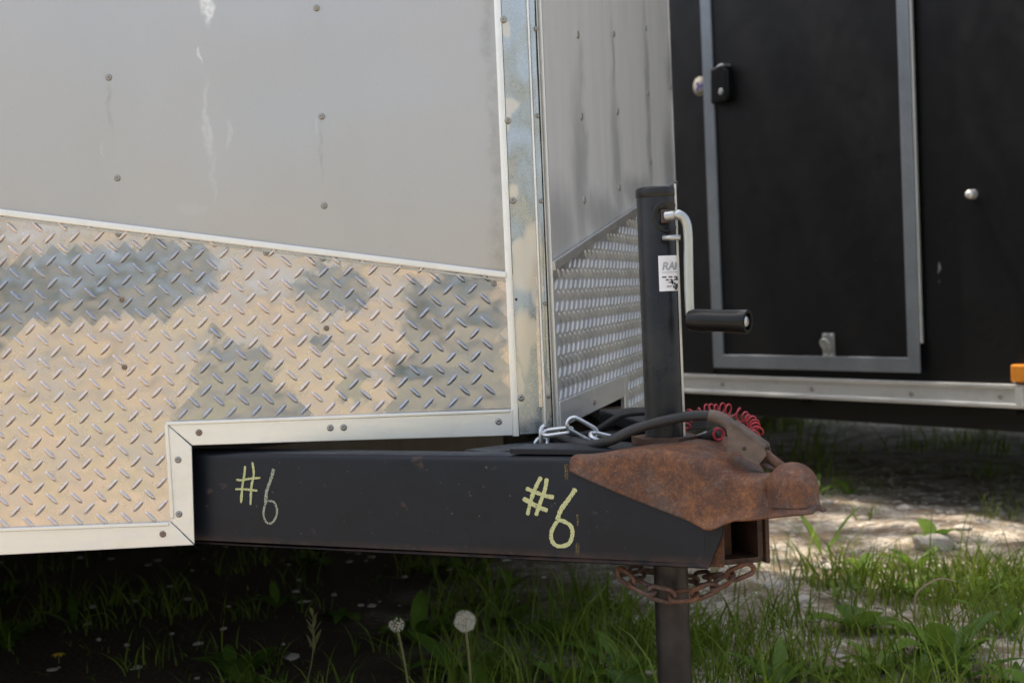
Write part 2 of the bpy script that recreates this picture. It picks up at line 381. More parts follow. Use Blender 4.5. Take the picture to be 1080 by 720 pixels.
MS = dict(skin=mat_skin(), side=mat_skin_side(), tread=mat_tread(), tread2=mat_tread(True), trim=mat_trim(), corner=mat_corner(),
    trim2=metal('dull_aluminium_trim', (.55,.54,.50), .45, .8, .5, 25), rust=mat_rust(), rustd=mat_rust('dark_rusty_steel', .55), rail=mat_black_rail(),
    latch=mat_plain('rust_dusted_grey_steel', (.17,.125,.10), .62, .2, .5, 55, .4, .3),
    jack=metal('worn_black_tube_paint', (.008,.008,.009), .30, .0, .5, 22, .05, (.05,.045,.04)),
    leg=mat_plain('oily_brown_steel', (.050,.043,.040), .42, .5, .6, 30, .5, .2),
    zinc=metal('zinc_plated_steel', (.46,.48,.47), .38, .85, .35, 60, .1, (.35,.34,.3)),
    chain=metal('galvanised_chain_steel', (.60,.62,.63), .33, .9, .4, 80, .15, (.25,.23,.2)),
    rubber=mat_plain('black_rubber', (.030,.029,.029), .48, 0, .4, 60, .4, .1),
    grip=mat_plain('black_plastic_grip', (.005,.005,.005), .32, 0, .3, 60, .3, .05),
    red=mat_plain('red_coated_cable', (.45,.028,.045), .40, 0, .35, 90, .5, .05),
    bskin=mat_black_skin(), bframe=metal('anodised_door_frame', (.30,.33,.36), .42, .75, .4, 20, .08, (.2,.2,.2)),
    sill=metal('mill_finish_sill', (.74,.74,.72), .34, .6, .35, 14, .1, (.3,.29,.27)),
    under=mat_plain('dark_underbody', (.012,.012,.012), .8, 0, .3, 10),
    tyre=mat_plain('tyre_rubber', (.02,.02,.02), .8, 0, .3, 30), rim=metal('silver_wheel_rim', (.6,.6,.6), .35, .8),
    rivet=metal('dull_rivet', (.36,.35,.32), .42, .8, .5, 300, .2, (.2,.17,.13)), rivetr=metal('rusting_screw', (.30,.23,.18), .6, .4, .7, 300, .3, (.12,.06,.03)),
    white=mat_plain('white_label', (.80,.80,.82), .5, 0, .06, 60), ink=mat_plain('grey_ink', (.35,.37,.40), .6, 0, .1), inkd=mat_plain('dark_ink', (.03,.03,.03), .6, 0, .1), inkb=mat_plain('blue_ink', (.07,.06,.30), .6, 0, .1),
    amber=mat_plain('amber_lens', (.72,.26,.03), .25, 0, .15, 60), chalk=mat_chalk('yellow_green_chalk', (.56,.56,.28)), chalkw=mat_chalk('faint_pale_chalk', (.42,.44,.33), .42), chalko=mat_chalk('ochre_paint_smear', (.17,.125,.05), .48),
    ground=mat_ground(), grass=mat_leaf('grass_blades', (.09,.15,.012), (.25,.32,.035), .42), weed=mat_leaf('broad_weed_leaves', (.07,.15,.018), (.20,.31,.045), .4),
    stem=mat_plain('pale_flower_stem', (.22,.20,.08), .6), fluff=mat_plain('seed_head_fluff', (.85,.81,.68), .9, 0, .1, 300), core=mat_plain('seed_head_core', (.30,.24,.15), .9),
    straw=mat_plain('dry_straw', (.38,.29,.17), .8), stone=mat_plain('pale_limestone', (.54,.485,.41), .9, 0, .35, 25, .3, .5),
    bark=mat_plain('grey_brown_bark', (.12,.095,.07), .9, 0, .5, 12, .3, .8), crown=mat_leaf('tree_leaves', (.04,.09,.02), (.10,.17,.04), .3), yellow=mat_plain('yellow_petal', (.75,.50,.03), .6))

# ------------------------------------------------------------ ground
def gh(x, y):
    return (0.010*np.sin(x*2.1+.4)*np.cos(y*1.7) + 0.006*np.sin(x*6.3+y*4.1) + 0.004*np.sin(x*13-y*9) - 0.004)
def build_ground():
    xs = np.concatenate([[-900,-200,-60,-20,-8,-4], np.arange(-2.6,5.01,.06), [6,8,12,20,60,200,900]])
    ys = np.concatenate([[-900,-200,-60,-20,-8,-3,0], np.arange(.8,8.01,.06), [9,10,12,20,60,200,900]])
    X, Y = np.meshgrid(xs, ys); fade = np.clip((9-np.abs(Y-4))/3,0,1)*np.clip((7-np.abs(X-1))/3,0,1)
    Zv = gh(X, Y)*fade; n, k = X.shape
    V = np.stack([X,Y,Zv],-1).reshape(-1,3)
    F = [(j*k+i, j*k+i+1, (j+1)*k+i+1, (j+1)*k+i) for j in range(n-1) for i in range(k-1)]
    tag(raw('ground', V, F, MS['ground'], None, True), kind='structure')
build_ground()

# ------------------------------------------------------------ fasteners
def fastener(parent, p, n, mat, r=.0042, name='rivet'):
    prof = [(-.0005,r*1.05),(.0004,r*1.05),(.0012,r*.95),(.0021,r*.68),(.0025,r*.42),(.0014,r*.34),(.0013,0)]
    if r not in FCACHE:
        V, F = lathe_data(Vector((0,0,0)), Vector((0,0,1)), prof, 14)
        me = bpy.data.meshes.new(name); me.from_pydata([tuple(v) for v in V], [], F); me.update()
        me.polygons.foreach_set('use_smooth', [True]*len(me.polygons)); FCACHE[r] = me
    me = FCACHE[r].copy() if (r, mat.name) not in FCACHE else FCACHE[(r, mat.name)]
    if (r, mat.name) not in FCACHE: me.materials.clear(); me.materials.append(mat); FCACHE[(r, mat.name)] = me
    o = bpy.data.objects.new(name, me); COL.objects.link(o)
    o.parent = parent
    if parent.type == 'EMPTY': o.matrix_parent_inverse = Matrix.Translation(-parent.location)
    o.location = p; q = n.to_track_quat('Z','Y'); o.rotation_mode = 'QUATERNION'; o.rotation_quaternion = q @ Matrix.Rotation(random.uniform(0,6), 3, 'Z').to_quaternion()
    return o
FCACHE = {}

# ------------------------------------------------------------ silver trailer
T = thing('cargo_trailer', (-1.3,4.2,0), 'silver vee nosed trailer with diamond tread skirt and chalked black tongue', 'trailer')
ZB = hit(100,579,LF).z; ZN = hit(350,438,LF).z; ZTOP = 1.85
APX = Vector((0.0475,1.82,0)); LEND = Vector((-1.2,1.82,0)); REND = APX + RDIR*1.26; BACK = Vector((-.616,.788,0))
def body_shell():
    c = .010
    ring = [LEND+Vector((c,c,0)), APX+Vector((-.03,c,0)), APX+Vector((-.004,.03,0)) , REND-RF[1]*c, REND+BACK*3.6, LEND+BACK*3.6]
    bm = bmesh.new(); slab_bm(bm, [p+Z*(ZN+.03) for p in ring], Z, ZTOP-ZN-.03, 0, 0)
    frombm('body', bm, MS['trim2'], T)
    bm = bmesh.new(); slab_bm(bm, [p+Z*(ZTOP+.002) for p in [LEND+Vector((-.03,-.03,0)), APX+Vector((.03,-.03,0)), REND+RF[1]*.03, REND+BACK*3.63+RF[1]*.02, LEND+BACK*3.63-RF[1]*.04]], Z, .05, 0, .01)
    frombm('roof', bm, MS['trim2'], T)
    # long sides carried low to block light under the trailer, and back wall foot
    bm = bmesh.new()
    for a, n in ((REND, Vector((.788,.616,0))), (LEND, Vector((-.788,-.616,0)))):
        slab_bm(bm, [a+Z*ZB, a+BACK*.05+Z*.10, a+BACK*3.6+Z*.10, a+BACK*3.6+Z*ZTOP, a+Z*ZTOP], n, .004, .002)
    slab_bm(bm, [REND+BACK*3.6+Z*.22, LEND+BACK*3.6+Z*.22, LEND+BACK*3.6+Z*ZTOP, REND+BACK*3.6+Z*ZTOP], BACK, .004, .002)
    frombm('side_wall', bm, MS['side'], T)
    # frame under the floor
    bm = bmesh.new()
    for k in range(6):
        c0 = (LEND+REND)/2 + BACK*(.1+k*.65) + Z*(ZN-.01)
        box_bm(bm, c0-Z*.03, Vector((.788,.616,0))*.97, BACK*.02, Z*.068)
    frombm('floor_frame', bm, MS['rail'], T)
body_shell()
# panels
P_top = 2.25
def lp(x, y): return hit(x, y, LF)
def poly_panel(name, pts, n, thick, mat, bevel=0.0):
    bm = bmesh.new(); slab_bm(bm, pts, n, thick, 0, bevel); return frombm(name, bm, mat, T)
zl = lp(-60, 215); 
slope = (lp(530,288).z-lp(0,222).z)/(lp(530,288).x-lp(0,222).x)
def ztread(X): return lp(0,222).z + slope*(X-lp(0,222).x)
cx = lp(530,288).x
xcl = lambda z: -0.020  # left edge of the corner strip is vertical in the world
XC = lp(531,230).x
front = poly_panel('front_panel', [Vector((-1.2,1.82,ztread(-1.2)-.02)), Vector((XC+.004,1.82,ztread(XC)-.02)), Vector((XC+.004,1.82,ZTOP)), Vector((-1.2,1.82,ZTOP))], LF[1], .0015, MS['skin'])
for x, y in ((115,82),(124,188),(334,9),(339.5,123),(342,217),(-80,60),(-75,165)):
    fastener(front, lp(x,y)-Vector((0,.0015,0)), LF[1], MS['rivet'])

def lug_field(org, du, n, inside, u0, u1, z0, z1, pu=.0315, pz=.0290):
    """raised lens-shaped lugs, two crossing directions, on the plane org + u*du + z"""
    L, W, H = .0103, .0028, .0027; NU, NV = 9, 6
    V = []; F = []
    a = np.linspace(-1,1,NU); b = np.linspace(-1,1,NV+1)
    j = 0; z = z0
    cells = []
    iu0, iu1 = int(math.floor(u0/pu)), int(math.ceil(u1/pu)); iz0, iz1 = int(math.floor(z0/pz)), int(math.ceil(z1/pz))
    for iz in range(iz0, iz1+1):
        for iu in range(iu0, iu1+1):
            cells.append((iu*pu, iz*pz, -1)); cells.append(((iu+.5)*pu, (iz+.5)*pz, 1))
    for cu, cz, s in cells:
        if not inside(cu, cz): continue
        base = len(V); ca = math.cos(R(45)); k = random.uniform(.94,1.04)
        for aa in a:
            wdt = W*math.sqrt(max(0.0,1-abs(aa)**2.2))+.0002
            for bb in b:
                h = H*max(0,(1-bb*bb))**.8*min(1,(1-abs(aa))*2.2)**.7
                lu = aa*L*k; lv = bb*wdt
                uu = cu + lu*ca - s*lv*ca; zz = cz + s*lu*ca + lv*ca
                V.append(org + du*uu + Z*zz + n*(h-.00012))
        m = NV+1
        for i in range(NU-1):
            for q in range(NV):
                f = (base+i*m+q, base+i*m+q+1, base+(i+1)*m+q+1, base+(i+1)*m+q)
                F.append(f if s>0 else f[::-1])
    return V, F
def tread(name, org, du, n, poly, inside, u0, u1, z0, z1, mat):
    """plate polygon (list of (u,z)) plus lugs, joined to one mesh"""
    V, F = lug_field(org+n*.0015, du, n, inside, u0, u1, z0, z1)
    b = len(V)
    pts = [org+du*u+Z*z+n*.0015 for u, z in poly]; back = [p-n*.002 for p in pts]
    V += pts+back; k = len(pts)
    F.append(tuple(range(b, b+k)))
    for i in range(k): F.append((b+i, b+k+i, b+k+(i+1)%k, b+(i+1)%k))
    F.append(tuple(range(b+2*k-1, b+k-1, -1)))
    o = raw(name, V, F, mat, T, True)
    bm = bmesh.new(); bm.from_mesh(o.data)
    for f in bm.faces[:]:
        pass
    bm.faces.ensure_lookup_table()
    for f in list(bm.faces)[-(k+2):]: f.smooth = False
    # make every lug face outwards
    for f in bm.faces:
        if f.normal.dot(n) < -0.01 and f.index < len(bm.faces)-(k+2): f.normal_flip()
    bm.to_mesh(o.data); bm.free(); return o
XN = lp(190,500).x      # left end of the notch
XR_ = APX.x-.012
ol = Vector((0,1.8185,0)); dl = Vector((1,0,0))
polyL = [(-1.2,ZB+.01),(XN,ZB+.01),(XN,ZN),(XR_,ZN),(XR_,ztread(XR_)),(-1.2,ztread(-1.2))]
def insL(u, z):
    if u > XC-.012 or u < -1.19: return False
    if z > ztread(u)-.004: return False
    if u > XN-.016: return z > ZN+.004
    return z > ZB+.03
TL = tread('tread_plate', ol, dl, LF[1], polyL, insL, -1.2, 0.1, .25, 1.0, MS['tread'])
for x, y in ((125,247),(129,316),(132,387),(341,273),(344.5,346),(521,299),(281,267),(-90,300),(-88,380)):
    fastener(TL, lp(x,y)-Vector((0,.003,0)), LF[1], MS['rivetr'] if (x in (132,344.5,129)) else MS['rivet'], .0036)
# trims on the left face
def strip(name, a, b, wdt, n, thick, mat, off=.003, bevel=.0012, lip=0):
    """flat bar from a to b (world points on the plane), width downwards/sideways wdt (vector)"""
    bm = bmesh.new(); slab_bm(bm, [a, b, b+wdt, a+wdt], n, thick, off, bevel)
    if lip:
        w2 = wdt.normalized()*lip
        slab_bm(bm, [a, b, b+w2, a+w2], n, thick*1.5, off, bevel*.6)
    return frombm(name, bm, mat, T)
za = Vector((-1.2,1.82,ztread(-1.2)+.002)); zb_ = Vector((XC+.001,1.82,ztread(XC)+.002))
strip('trim_channel', za, zb_, Vector((0,0,-.0085)), LF[1], .0045, MS['trim'], .0032, .0016)
strip('trim_channel', za+Vector((0,0,-.0098)), zb_+Vector((0,0,-.0098)), Vector((0,0,-.0028)), LF[1], .0022, MS['trim2'], .0032, .0006)
lipw = .0035
def mitre(name, px, lipidx, screws):
    bm = bmesh.new(); pts = [lp(x,y) for x,y in px]; slab_bm(bm, pts, LF[1], .0032, .0032, .0009)
    o = frombm(name, bm, MS['trim'], T)
    for x, y, m_ in screws: fastener(o, lp(x,y)-Vector((0,.0064,0)), LF[1], MS[m_], .0042, 'screw')
    a, b = lp(*px[lipidx[0]]), lp(*px[lipidx[1]]); d = (b-a).normalized(); w_ = Vector((-d.z,0,d.x))
    c = sum(pts, Vector())/len(pts)
    if (c-a).dot(w_) < 0: w_ = -w_
    bm = bmesh.new(); slab_bm(bm, [a+d*.002, b-d*.004, b-d*.004+w_*.0045, a+d*.002+w_*.0045], LF[1], .0022, .0066, .0009)
    raw_o = frombm('lip', bm, MS['trim'], o)
    return o
mitre('edge_trim', [(175,444.2),(541,430.6),(541,458.6),(204,469)], (0,1), [(211,455.5,'rivetr'),(349,450.5,'rivet'),(363,450,'rivet'),(526,444,'rivet')])
mitre('edge_trim', [(175,445),(203.2,470),(206.2,572.6),(181.5,548.6)], (0,3), [(189,484,'rivet'),(190,541,'rivet')])
mitre('edge_trim', [(-420,571),(181,549.4),(205.8,573.6),(-420,606)], (1,0), [(173,562,'rivetr'),(-120,580,'rivet')])
# corner strip
a0, a1 = hit(520,0,LF), hit(543.5,456,LF)
XL = hit(530,200,LF).x; XM = XL + .0085; XE = hit(563.5,200,LF).x
ZC0 = lp(555,457).z
def vstrip(name, x0, x1, y0, y1, z0, z1, mat, bulge=0.0, thick=.002):
    """vertical strip running x0..x1 (depths y0,y1), with rounded bulge"""
    N = 10; V = []; F = []
    zs = np.linspace(z0, z1, 24)
    for z in zs:
        wob = .0007*math.sin(z*23)+.0005*math.sin(z*51+1)
        for i in range(N+1):
            t = i/N; y = y0+(y1-y0)*t - bulge*math.sin(math.pi*t) - wob*math.sin(math.pi*t)
            V.append(Vector((x0+(x1-x0)*t, y, z)))
        V.append(Vector((x1, y1+thick+.006, z))); V.append(Vector((x0, y0+thick+.006, z)))
    m = N+3
    for j in range(len(zs)-1):
        for i in range(m): F.append((j*m+i, j*m+(i+1)%m, (j+1)*m+(i+1)%m, (j+1)*m+i))
    F.append(tuple(range(m))); F.append(tuple((len(zs)-1)*m+i for i in range(m))[::-1])
    return autosharp(raw(name, V, F, mat, T, True), 40)
vstrip('corner_lip', XL-.0008, XM-.0008, 1.8150, 1.8130, ZC0-.002, ZTOP-.01, MS['trim'], .0012)
CT = vstrip('corner_trim', XM, XE, 1.8145, 1.8180, ZC0, ZTOP-.01, MS['corner'], .0012)
vstrip('corner_bead', XE+.0002, XE+.0030, 1.8150, 1.8160, ZC0+.002, ZTOP-.01, MS['trim'], .0012)
XG = hit(568.5,100,LF).x
vstrip('corner_flange', XE+.0034, XE+.0105, 1.8215, 1.8235, ZC0+.004, ZTOP-.01, MS['corner'], .0005)
for x, y in ((531,22),(535.5,128),(541,212),(549.5,419)):
    fastener(CT, lp(x,y)-Vector((0,.0066,0)), LF[1], MS['rivet'], .0042, 'screw')
fastener(CT, lp(544.5,315.7)-Vector((0,.005,0)), LF[1], MS['inkd'], .0018, 'screw_hole')
# right face
def rp(x, y): return hit(x, y, RF)
def ru(p): return (p-APX).dot(RDIR)
uc = ru(rp(583,300)); 
p1, p2 = rp(583,281), rp(672,221)
sl_r = (p2.z-p1.z)/(ru(p2)-ru(p1))
def zr(u): return p1.z + sl_r*(u-ru(p1))
ue = 1.26; un = ru(rp(655,412)); ZNR = rp(625,432).z
# side panel
RP = poly_panel('front_panel', [APX+RDIR*(u)+Z*z for u, z in ((.012,zr(.012)-.02),(ue,zr(ue)-.02),(ue,ZTOP),(.012,ZTOP))], RF[1], .0015, MS['side'])
RP['label'] = 'streaky weathered front panel on the right of the nose'
for x, y in ((608,37),(612,123),(615,211),(646,36),(650,118),(652,198),(680,30),(682.5,99),(685,171),(705,25),(706,92)):
    fastener(RP, rp(x,y)+RF[1]*.0015, RF[1], MS['rivet'], .0060)
ZBR = ZB
ZNR_b = rp(608,441).z
polyR = [(.012,ZNR_b),(un,ZNR_b),(un,ZBR),(ue,ZBR),(ue,zr(ue)),(.012,zr(.012))]
def insR(u, z):
    if u < .035 or u > ue-.02 or z > zr(u)-.008: return False
    return z > (ZNR_b+.034 if u < un+.03 else ZBR+.02)
TR = tread('tread_plate', APX, RDIR, RF[1], polyR, insR, 0, ue, .25, 1.4, MS['tread2'])
TR['label'] = 'grey tread plate on the shaded right side of the nose'
def rstrip(name, u0, z0, u1, z1, wz, thick, mat, off=.0032, wu=0):
    bm = bmesh.new(); pts = [APX+RDIR*u0+Z*z0, APX+RDIR*u1+Z*z1, APX+RDIR*(u1+wu)+Z*(z1+wz), APX+RDIR*(u0+wu)+Z*(z0+wz)]
    slab_bm(bm, pts, RF[1], thick, off, .001); return frombm(name, bm, mat, T)
rstrip('trim_channel', .02, zr(.02)-.003, ue, zr(ue)-.003, .012, .0045, MS['trim2'])
et = rstrip('edge_trim', .022, ZNR_b, un+.001, ZNR_b, .034, .003, MS['trim'])
fastener(et, rp(622,424)+RF[1]*.0064, RF[1], MS['rivetr'], .0045, 'screw')
rstrip('edge_trim', un+.002, ZBR, un+.002, ZNR_b+.034, 0, .003, MS['trim'], .0032, .034)
rstrip('corner_flange', .002, ZNR_b-.03, .002, ZTOP-.01, 0, .0015, MS['trim2'], .0005, .012)
rstrip('corner_bead', .0145, ZNR_b-.03, .0145, ZTOP-.01, 0, .003, MS['trim'], .0018, .006)

for x, y in ((567,30),(568,122),(572,212),(576,320),(580,418)):
    p = lp(x,y); fastener(T, Vector((p.x-.0015,1.8225,p.z)), Vector((.3,-1,0)).normalized(), MS['rivet'], .0030, 'screw')
# wheels under the long body
def wheel(p, n):
    w_ = lathe('wheel', p, n, [(-.09,.16),(-.09,.30),(-.07,.33),(.07,.33),(.09,.30),(.09,.17),(.06,.16),(.05,.05),(.09,.04),(.09,0)], MS['tyre'], T if p.x < 0.2 else BT, 40)
    rm = lathe('rim', p, n, [(.075,.17),(.065,.155),(.055,.10),(.075,.045),(.094,.035),(.094,0)], MS['rim'], w_, 32); return w_
for s in (-1,1):
    c0 = (LEND+REND)/2 + BACK*2.4 + Vector((.788,.616,0))*s*.86; wheel(Vector((c0.x,c0.y,.325)), Vector((.788,.616,0))*s)

# tongue rails
RZ0 = .306; RZ1 = .427; RH = RZ1-RZ0; RT = .051
CR = JK + AX*TX
FD = (AX*AX.dot(ND)*2 - ND).normalized()         # far rail direction (mirror of the near one about the axis)
def rail(name, outer_end, direction, inward, length, wall=.006, cut=0.0):
    """rectangular tube, open at its front end"""
    bm = bmesh.new(); a = outer_end; b = outer_end - direction*length
    def ringp(o, ins, dx):
        z0, z1 = RZ0+ins, RZ1-ins; i0, i1 = ins, RT-ins
        return [o+inward*i0+Z*z0 - direction*dx, o+inward*i1+Z*z0 - direction*dx, o+inward*i1+Z*z1, o+inward*i0+Z*z1]
    r1 = [bm.verts.new(p) for p in ringp(a, 0, cut)]; r2 = [bm.verts.new(p) for p in ringp(b, 0, 0)]
    r3 = [bm.verts.new(p) for p in ringp(a, wall, cut*.9)]; r4 = [bm.verts.new(p) for p in ringp(a-direction*.22, wall, 0)]
    for i in range(4):
        j = (i+1)%4
        bm.faces.new((r1[i], r1[j], r2[j], r2[i]))
        for f in (bm.faces.new((r1[i], r1[j], r3[j], r3[i])), bm.faces.new((r3[i], r3[j], r4[j], r4[i]))): f.material_index = 1
    bm.faces.new(r2); bm.faces.new(r4)
    es = [e for i in range(4) for e in r1[i].link_edges if e.other_vert(r1[i]) is r2[i]]
    bmesh.ops.bevel(bm, geom=es, offset=.007, segments=4, profile=.5, affect='EDGES')
    o = frombm(name, bm, MS['rail'], T); o.data.materials.append(MS['rustd']); autosharp(o, 40); return o
NIN = -NR[1]
near_end = NR[0] + ND*.1505
NRail = rail('tongue_rail', near_end, ND, NIN, 1.15, cut=0.0)
NRail['label'] = 'near black tongue rail with chalked numbers'
FIN = (NIN - AX*NIN.dot(AX)*-0); FIN = Vector((0,0,0)) + (AX*(2*AX.dot(NIN)) - NIN)   # mirrored inward normal
far_end = CR - FD*.073
FRail = rail('tongue_rail', far_end, FD, FIN, 1.25)
FRail['label'] = 'far black tongue rail with rusty open end'
# rusty sleeve plates at the open ends
bm = bmesh.new()
box_bm(bm, far_end + FIN*(-.004) - FD*.02 + Z*(RZ0+.045), FIN*.0025, FD*.024, Z*.046, .001)
frombm('end_plate', bm, MS['rustd'], T)
bm = bmesh.new()
bm = bmesh.new()
slab_bm(bm, [NR[0]+ND*a_+Z*(RZ0+b_) for a_, b_ in ((.1507,.002),(.154,.0022),(.1715,.042),(.1715,.052),(.1507,.060))], NIN, .006, 0, 0)
tip = frombm('tongue_tip', bm, MS['rail'], T)
bm = bmesh.new()
e0 = near_end + NIN*.014 - ND*.020
slab_bm(bm, [e0+Z*(RZ0+.001), e0+ND*.036+Z*(RZ0+.001), e0+ND*.036+Z*(RZ0+.07), e0-ND*.01+Z*(RZ0+.07)], NIN, .004, 0, .0006)
frombm('end_plate', bm, MS['rust'], T)
bm = bmesh.new()
j0 = (near_end+NIN*RT + far_end+FIN*RT)/2
box_bm(bm, j0 - AX*.01 + Z*(RZ0+.050), AX*.003, Vector((AX.y,-AX.x,0))*.028, Z*.048, .001)
frombm('end_plate', bm, MS['rustd'], T)
# gusset plates on top of the tongue at the nose
bm = bmesh.new()
g = [(-.085,.010),(.045,.012),(.075,.05),(.03,.09),(-.09,.06)]
slab_bm(bm, [NR[0]+ND*u+NIN*v+Z*(RZ1+.002) for u,v in g], Z, .006, 0, .001); frombm('gusset_plate', bm, MS['rail'], T)
bm = bmesh.new()
box_bm(bm, APX+AX*.055+Z*(RZ1-.02)-AX*.04, AX*.03, Vector((AX.y,-AX.x,0))*.13, Z*.018, .002); frombm('cross_member', bm, MS['rail'], T)
# battery-tray-like dark angle standing across the far rail
bm = bmesh.new()
c_ = FRail and (CR - FD*.42)
box_bm(bm, c_+FIN*.02+Z*(RZ1+.011), FD*.10, FIN*.045, Z*.008, .002)
frombm('step_plate', bm, MS['rail'], T)

# chalk writing on the near rail
def stroke(pts, wpx, depth=1.66):
    out = []; P = smooth_path([Vector((x,y,0)) for x,y in pts], 8); V = []; F = []
    for i, p in enumerate(P):
        t = (P[min(i+1,len(P)-1)]-P[max(i-1,0)]).normalized(); nn = Vector((-t.y,t.x,0))
        ww = wpx*.5*(random.uniform(.8,1.15))*(.55 if i in (0,len(P)-1) else 1)
        for s in (-1,1):
            q = p+nn*ww*s; V.append(hit(q.x,q.y,NR)+NR[1]*.0006)
    for i in range(len(P)-1): F.append((i*2,i*2+1,i*2+3,i*2+2))
    return V, F
def writing(name, strokes, mat, label):
    parts = []
    for i, (pts, w_) in enumerate(strokes):
        V, F = stroke(pts, w_); V = [v+NR[1]*.00012*i for v in V]; parts.append((V,F))
    V, F = merge(parts); o = raw(name, V, F, mat, NRail); o['label'] = label
writing('chalk_mark', [([(258.8,491),(258,500),(256,512),(254.5,530)],2.4),([(266.5,487),(268,500),(265.5,513),(264.5,532)],2.4),([(249.5,505.5),(256,506),(263,504.5),(275,503.5)],2.2),([(248.5,515.5),(258,515.5),(272,517)],2.2)], MS['chalk'], 'small chalked number sign')
writing('chalk_mark', [([(289,494),(286,505),(281.5,518),(280.5,530)],3.4),([(280.5,530),(284,528),(290,530),(292.5,540),(288,550.5),(281,550),(278.3,540),(280.5,530)],2.2)], MS['chalkw'], 'small chalked figure six')
writing('chalk_mark', [([(571,502.5),(565,514),(560,528),(556.5,543)],4.2),([(577,504),(575,516),(570,530),(565.5,543.5)],4.2),([(555,514.5),(566,519),(576,522.5),(584.5,524)],4.4),([(552,525),(562,531),(570,535),(578,538)],4.6)], MS['chalk'], 'large chalked number sign')
writing('chalk_mark', [([(607.5,515),(600,526),(592,537),(588,548)],4.8),([(588,548),(594,549),(602,554),(604,563),(600,573),(589,575.5),(582.5,570),(582,560),(588,549)],4.2)], MS['chalk'], 'large chalked figure six')
writing('paint_smear', [([(597,489),(597.5,497),(597.8,505)],4)], MS['chalko'], 'ochre paint smear near the coupler')
writing('paint_smear', [([(609,542),(610,554)],2.5)], MS['chalko'], 'faint upper ochre smear beside the large six')
writing('paint_smear', [([(609,572),(609.5,585)],4)], MS['chalko'], 'faint lower ochre smear beside the large six')
for i in range(9):
    x, y = [(655,520),(668,533),(693,541),(694,545),(625,525),(640,575),(380,530),(460,525),(238,560)][i]
    pass

# coupler
def coupler():
    BR = .0262; BZ = .3990; Tend = TB+BR+.0080; secs = []; NTt = 70
    def sst(x, a, b):
        x = max(0, min(1, (x-a)/(b-a))); return x*x*(3-2*x)
    for i in range(NTt+1):
        t = -.040 + (Tend-.001+.040)*i/NTt
        rail_w = (TX-t)*math.tan(HALF)+.0035; k = sst(t, .112, .150)
        hw = rail_w*(1-k) + .0235*k
        d = t-TB
        if abs(d) < BR: hw = max(hw if d < 0 else 0, math.sqrt(BR**2-d*d))
        elif d > 0: hw = .002
        zb = RZ1-.012-.060*max(0, min(1, (t+.040)/.143))**.9
        zb += .012*sst(t, .106, .140) + .012*sst(t, .130, Tend)
        zt = RZ1+.003 + .008*sst(t, -.035, .03) - .006*sst(t, .05, .09) - .022*sst(t, .085, .135)
        if t > TB-BR-.004: zt = zt - (zt-(BZ-.010))*sst(t, TB-BR-.004, TB-BR+.010)
        lip = .001 + .011*sst(t, .080, .130)
        if d > .010:
            lipr = math.sqrt(max(0, (BR+.0075)**2-d*d)); lip = max(0, lipr-hw) if hw > .004 else lipr
        if d > BR*.97: zt = zb+.0035
        secs.append((t, hw, zt, zb, lip))
    V = []; F = []
    for t, hw, zt, zb, lip in secs:
        o = JK + AX*t
        rr = min(.011, hw*.6)
        if zt-rr < zb+.003: rr = max(.001, zt-zb-.003)
        half = [(hw+lip, zb-.0020), (hw+lip*.45, zb+.0002), (hw+.0012, zb+.0045), (hw, zb+.010 if zb+.010 < zt-rr else (zb+zt-rr)/2)]
        for q in range(5):
            a = math.pi/2*q/4; half.append((hw-rr+rr*math.cos(a), zt-rr+rr*math.sin(a)))
        half.append((hw*.35, zt+.0015)); half.append((0, zt+.002))
        pts = half + [(-a, b) for a, b in half[:-1][::-1]]
        for lv, z in pts: V.append(o + AL*lv + Z*z)
    m = len(V)//len(secs)
    for i in range(len(secs)-1):
        for k in range(m-1): F.append((i*m+k, i*m+k+1, (i+1)*m+k+1, (i+1)*m+k))
    bm = bmesh.new(); vs = [bm.verts.new(v) for v in V]
    for f in F: bm.faces.new([vs[q] for q in f])
    bmesh.ops.recalc_face_normals(bm, faces=bm.faces)
    me = bpy.data.meshes.new('coupler'); bm.to_mesh(me); bm.free()
    o = lnk('coupler', me, MS['rust'], T, True)
    sd = o.modifiers.new('thickness', 'SOLIDIFY'); sd.thickness = .0025; sd.offset = -1
    # ball housing dome
    c = JK + AX*TB + Z*BZ
    V = []; F = []; seg = 40; n = 18
    for i in range(n+1):
        ph = math.pi*.5*i/n*1.45 - math.pi*.5*.45
        rr, zz = (BR+.0008)*math.cos(ph), (BR+.0008)*math.sin(ph)
        if ph < 0: rr = BR+.0008+.004*max(0,(-ph-.45))**2*4
        for k in range(seg):
            a = 2*math.pi*k/seg; V.append(c + AX*(rr*math.cos(a)) + AL*(rr*math.sin(a)) + Z*zz)
    for i in range(n):
        for k in range(seg): F.append((i*seg+k, i*seg+(k+1)%seg, (i+1)*seg+(k+1)%seg, (i+1)*seg+k))
    b = raw('ball_socket', V, F, MS['rust'], o, True)
    return o
CP = coupler()

